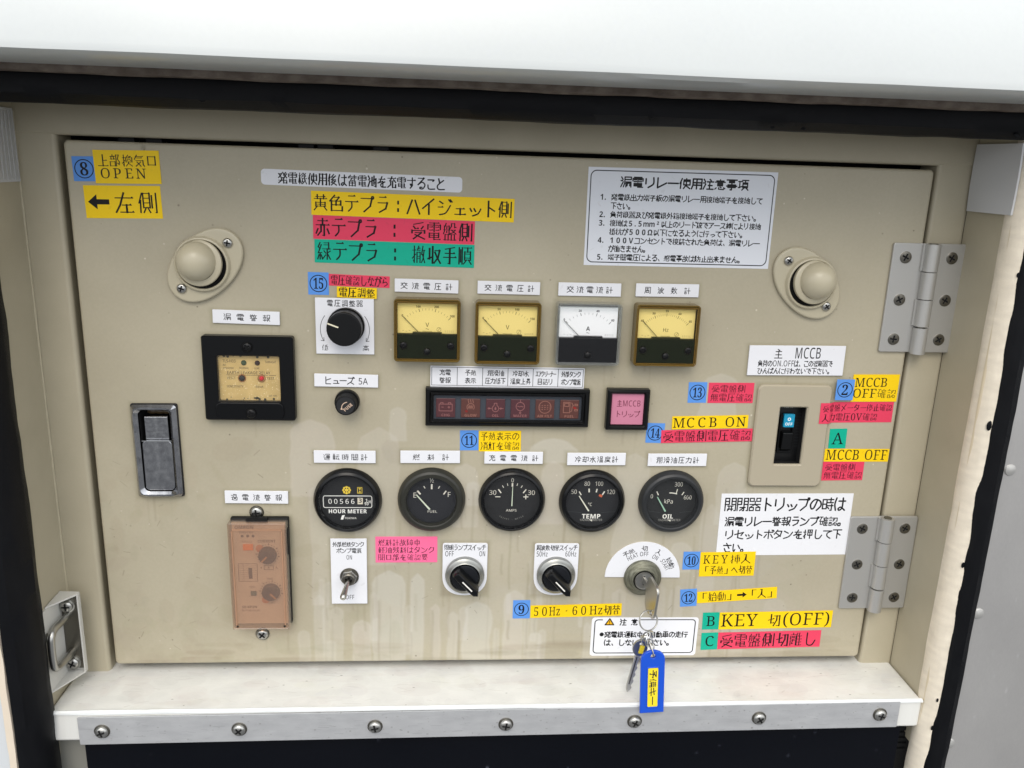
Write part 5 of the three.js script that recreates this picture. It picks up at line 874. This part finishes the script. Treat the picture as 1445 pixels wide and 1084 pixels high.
{
  const t = thing('circuit_breaker', 'beige plate with a rectangular window showing the black breaker and its blue OFF lever', 'circuit breaker', [...MCCB, 0]);
  part('cover_plate', frame(0.067, 0.095, 0.0032, 0.0055, 0.0246, 0.0535, 0.0004, 0.0012, 0.0004, 0.0004), std(0xaca38e, 0.42, 0, { bumpMap: grain, bumpScale: 0.00003 }), t);
  const c = canvas(246, 536, (g, W, H) => { g.fillStyle = '#0c0d0f'; g.fillRect(0, 0, W, H); g.fillStyle = '#c9c9c6'; g.font = '27px sans-serif'; g.textAlign = 'center'; g.fillText('150 AF', W * 0.52, 50); g.fillStyle = '#26282b'; for (let k = 0; k < 12; k++) { g.fillRect(8, 100 + k * 26, 34, 5); g.fillRect(W - 42, 100 + k * 26, 34, 5); } });
  part('breaker_body', slab(0.0284, 0.057, 0.004, 0.0003).translate(0, 0, -0.013), std(0xffffff, 0.35, 0, { map: texture(c) }), t);
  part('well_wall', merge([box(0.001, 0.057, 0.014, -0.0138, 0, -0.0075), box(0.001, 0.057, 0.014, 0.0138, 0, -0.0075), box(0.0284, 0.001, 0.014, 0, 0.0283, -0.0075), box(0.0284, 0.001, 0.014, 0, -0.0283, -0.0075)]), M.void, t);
  part('lever_slot', frame(0.0145, 0.036, 0.003, 0.001, 0.0105, 0.031, 0.0006, 0.0004, 0, 0).translate(0, -0.0005, -0.009), M.black, t);
  const lv = part('lever', rbox(0.0096, 0.0165, 0.008, 0.001, 0, -0.0065, -0.0055), M.black, t); lv.rotation.x = 0.1;
  part('off_marker', slab(0.0098, 0.0122, 0.003, 0.0006, 0.0003).translate(0.0006, 0.0125, -0.0075), std(0xffffff, 0.4, 0, { map: texture(canvas(98, 122, (g, W, H) => { g.fillStyle = '#1695bb'; g.fillRect(0, 0, W, H); g.strokeStyle = g.fillStyle = '#f2f6f7'; g.lineWidth = 8; g.beginPath(); g.arc(W * 0.5, H * 0.38, 12, 0, 7); g.stroke(); g.font = 'bold 38px sans-serif'; g.textAlign = 'center'; g.fillText('OFF', W / 2, H * 0.86); })) }), t, 'blue marker reading OFF');
}
function makeHinge(label, at, turn) {
  const t = thing('hinge', label, 'hinge', at, turn, undefined);
  const H = 0.0945, kr = 0.0063, kz = 0.0052, seat = std(0x6f6a5f, 0.5, 0.4);
  // origin: knuckle axis; left leaf on the door, right leaf on the jamb
  part('leaf', slab(0.0335, H, 0.0024, 0.002, 0.0006).translate(-0.0165, 0, 0.0002), M.zinc, t); part('leaf', slab(0.0305, H, 0.0024, 0.002, 0.0006).translate(0.0155, 0, 0.0002), M.zinc, t);
  const L = H / 4;
  for (let k = 0; k < 4; k++) {
    const g = new THREE.CylinderGeometry(kr, kr, L - 0.0007, 40), y = H / 2 - L * (k + 0.5) - (k === 3 ? 0.0008 : 0);
    const fill = k % 2 === 0 ? -1 : 1, wing = box(kr * 1.3, L - 0.0012, kr * 0.9, fill * kr * 0.62, y, kz - kr * 0.58);
    part('knuckle', merge([creased(g.toNonIndexed(), 0.6).translate(0, y, kz), wing.toNonIndexed()]), M.zinc, t);
  }
  part('pin', new THREE.CylinderGeometry(0.0035, 0.0035, H + 0.0006, 24).translate(0, 0, kz), M.darkSteel, t);
  for (const [x, s] of [[-0.0215, -1], [0.0195, 1]]) for (const y of [0.0352, -0.0012, -0.0358]) {
    const sc = screw('hinge', x, y, 0.0018, t, M.darkSteel); part('countersink', turned([[0.0052, 0.0009], [0.0062, 0.00085], [0.0063, 0.0003]], 36), M.zinc, sc);
  }
  return t;
}
const hinge = makeHinge('upper of two steel hinges on the right edge of the panel', [0.3563, 0.1222, 0], 0.004);
dup(hinge, [0.3548, -0.1282, 0], 0.006, 'lower of two steel hinges on the right edge of the panel');
{
  const grey = std(0xc4c5c6, 0.45), plate = (label, x, turn, mark) => {
    const t = thing('corner_plate', label, 'corner plate', [x, 0.2243, 0.029]);
    const g = new THREE.BoxGeometry(0.0016, 0.054, 0.058, 1, 6, 6), p = g.attributes.position; for (let i = 0; i < p.count; i++) p.setX(i, p.getX(i) + 0.0012 * Math.sin(p.getZ(i) * 60 + p.getY(i) * 40)); g.computeVertexNormals();
    part('plate', g, grey, t); if (mark) part('groove', merge([0, 1, 2, 3, 4, 5, 6, 7, 8].map((k) => box(0.0004, 0.05, 0.0009, mark * 0.0021, 0, -0.024 + k * 0.006))), std(0xb4b5b6, 0.5), t); t.rotation.y = turn;
  };
  plate('pale grey plate in the upper right corner of the opening', 0.3835, -0.02, 0); plate('pale grey ribbed plate in the upper left corner of the opening', -0.3842, 0.02, 1);
}
{
  const t = thing('striker', 'steel striker loop in a white bracket at the lower left of the opening', 'latch striker', [-0.3785, -0.187, 0]);
  const w = std(0xc9c8c2, 0.5);
  part('bracket', merge([box(0.0022, 0.0745, 0.045, -0.0066, 0, 0.0375), rbox(0.0176, 0.0765, 0.002, 0.0008, 0.0008, 0, 0.0135), box(0.0012, 0.076, 0.0045, 0.0098, 0, 0.016)]), w, t);
  const wedge = (y) => { const s = new THREE.Shape(); s.moveTo(-0.0068, -0.0125); s.lineTo(0.0098, -0.0135); s.lineTo(0.0098, -0.0175); s.lineTo(-0.0068, y > 0 ? -0.04 : -0.05); s.closePath(); return extrude(s, 0.0014).rotateX(-Math.PI / 2).translate(0, y, 0); };
  for (const y of [0.0372, -0.0386]) part('flap', wedge(y), w, t);
  part('steel_plate', rbox(0.0142, 0.07, 0.0022, 0.0006, 0.0018, 0, 0.0152), M.darkSteel, t);
  part('loop', rod([V(0.0005, 0.0185, 0.0155), V(0.0002, 0.0185, 0.026), V(-0.001, 0.018, 0.041), V(-0.0012, 0.0145, 0.0465), V(-0.0012, 0.006, 0.0482), V(-0.0012, -0.006, 0.0482), V(-0.0012, -0.0145, 0.0465), V(-0.001, -0.0175, 0.041), V(0.0002, -0.0178, 0.026), V(0.0005, -0.0178, 0.0155)], 0.003, 90, false, 16), M.steel, t);
  for (const y of [0.0272, -0.0288]) { const s = screw('m5', 0.0, y, 0.0175, t); part('washer', turned([[0.0035, -0.0012], [0.0068, -0.0012], [0.0068, 0], [0.0035, 0]], 32), M.steel, s); }
  part('rivet', turned([[0, 0.0012], [0.003, 0.001], [0.0045, 0]], 24).rotateY(Math.PI / 2), M.steel, t).position.set(-0.0055, 0.013, 0.046);
}
// a few drops of water left on the panel
{
  const drop = new THREE.SphereGeometry(1, 16, 8, 0, Math.PI * 2, 0, Math.PI / 2).rotateX(Math.PI / 2), water = phys({ color: 0xffffff, transmission: 1, thickness: 0.002, ior: 1.33, roughness: 0.02 });
  for (const [x, y, r, where] of [[-0.2898, 0.2255, 0.0016, 'above the OPEN tape']]) { const d = part('water_drop', drop.clone().scale(r, r * 1.1, r * 0.7), water, scene); d.position.set(x, y, 0.0001); tag(d, 'water drop on the panel ' + where, 'water drop'); }
}
renderer.render(scene, camera);
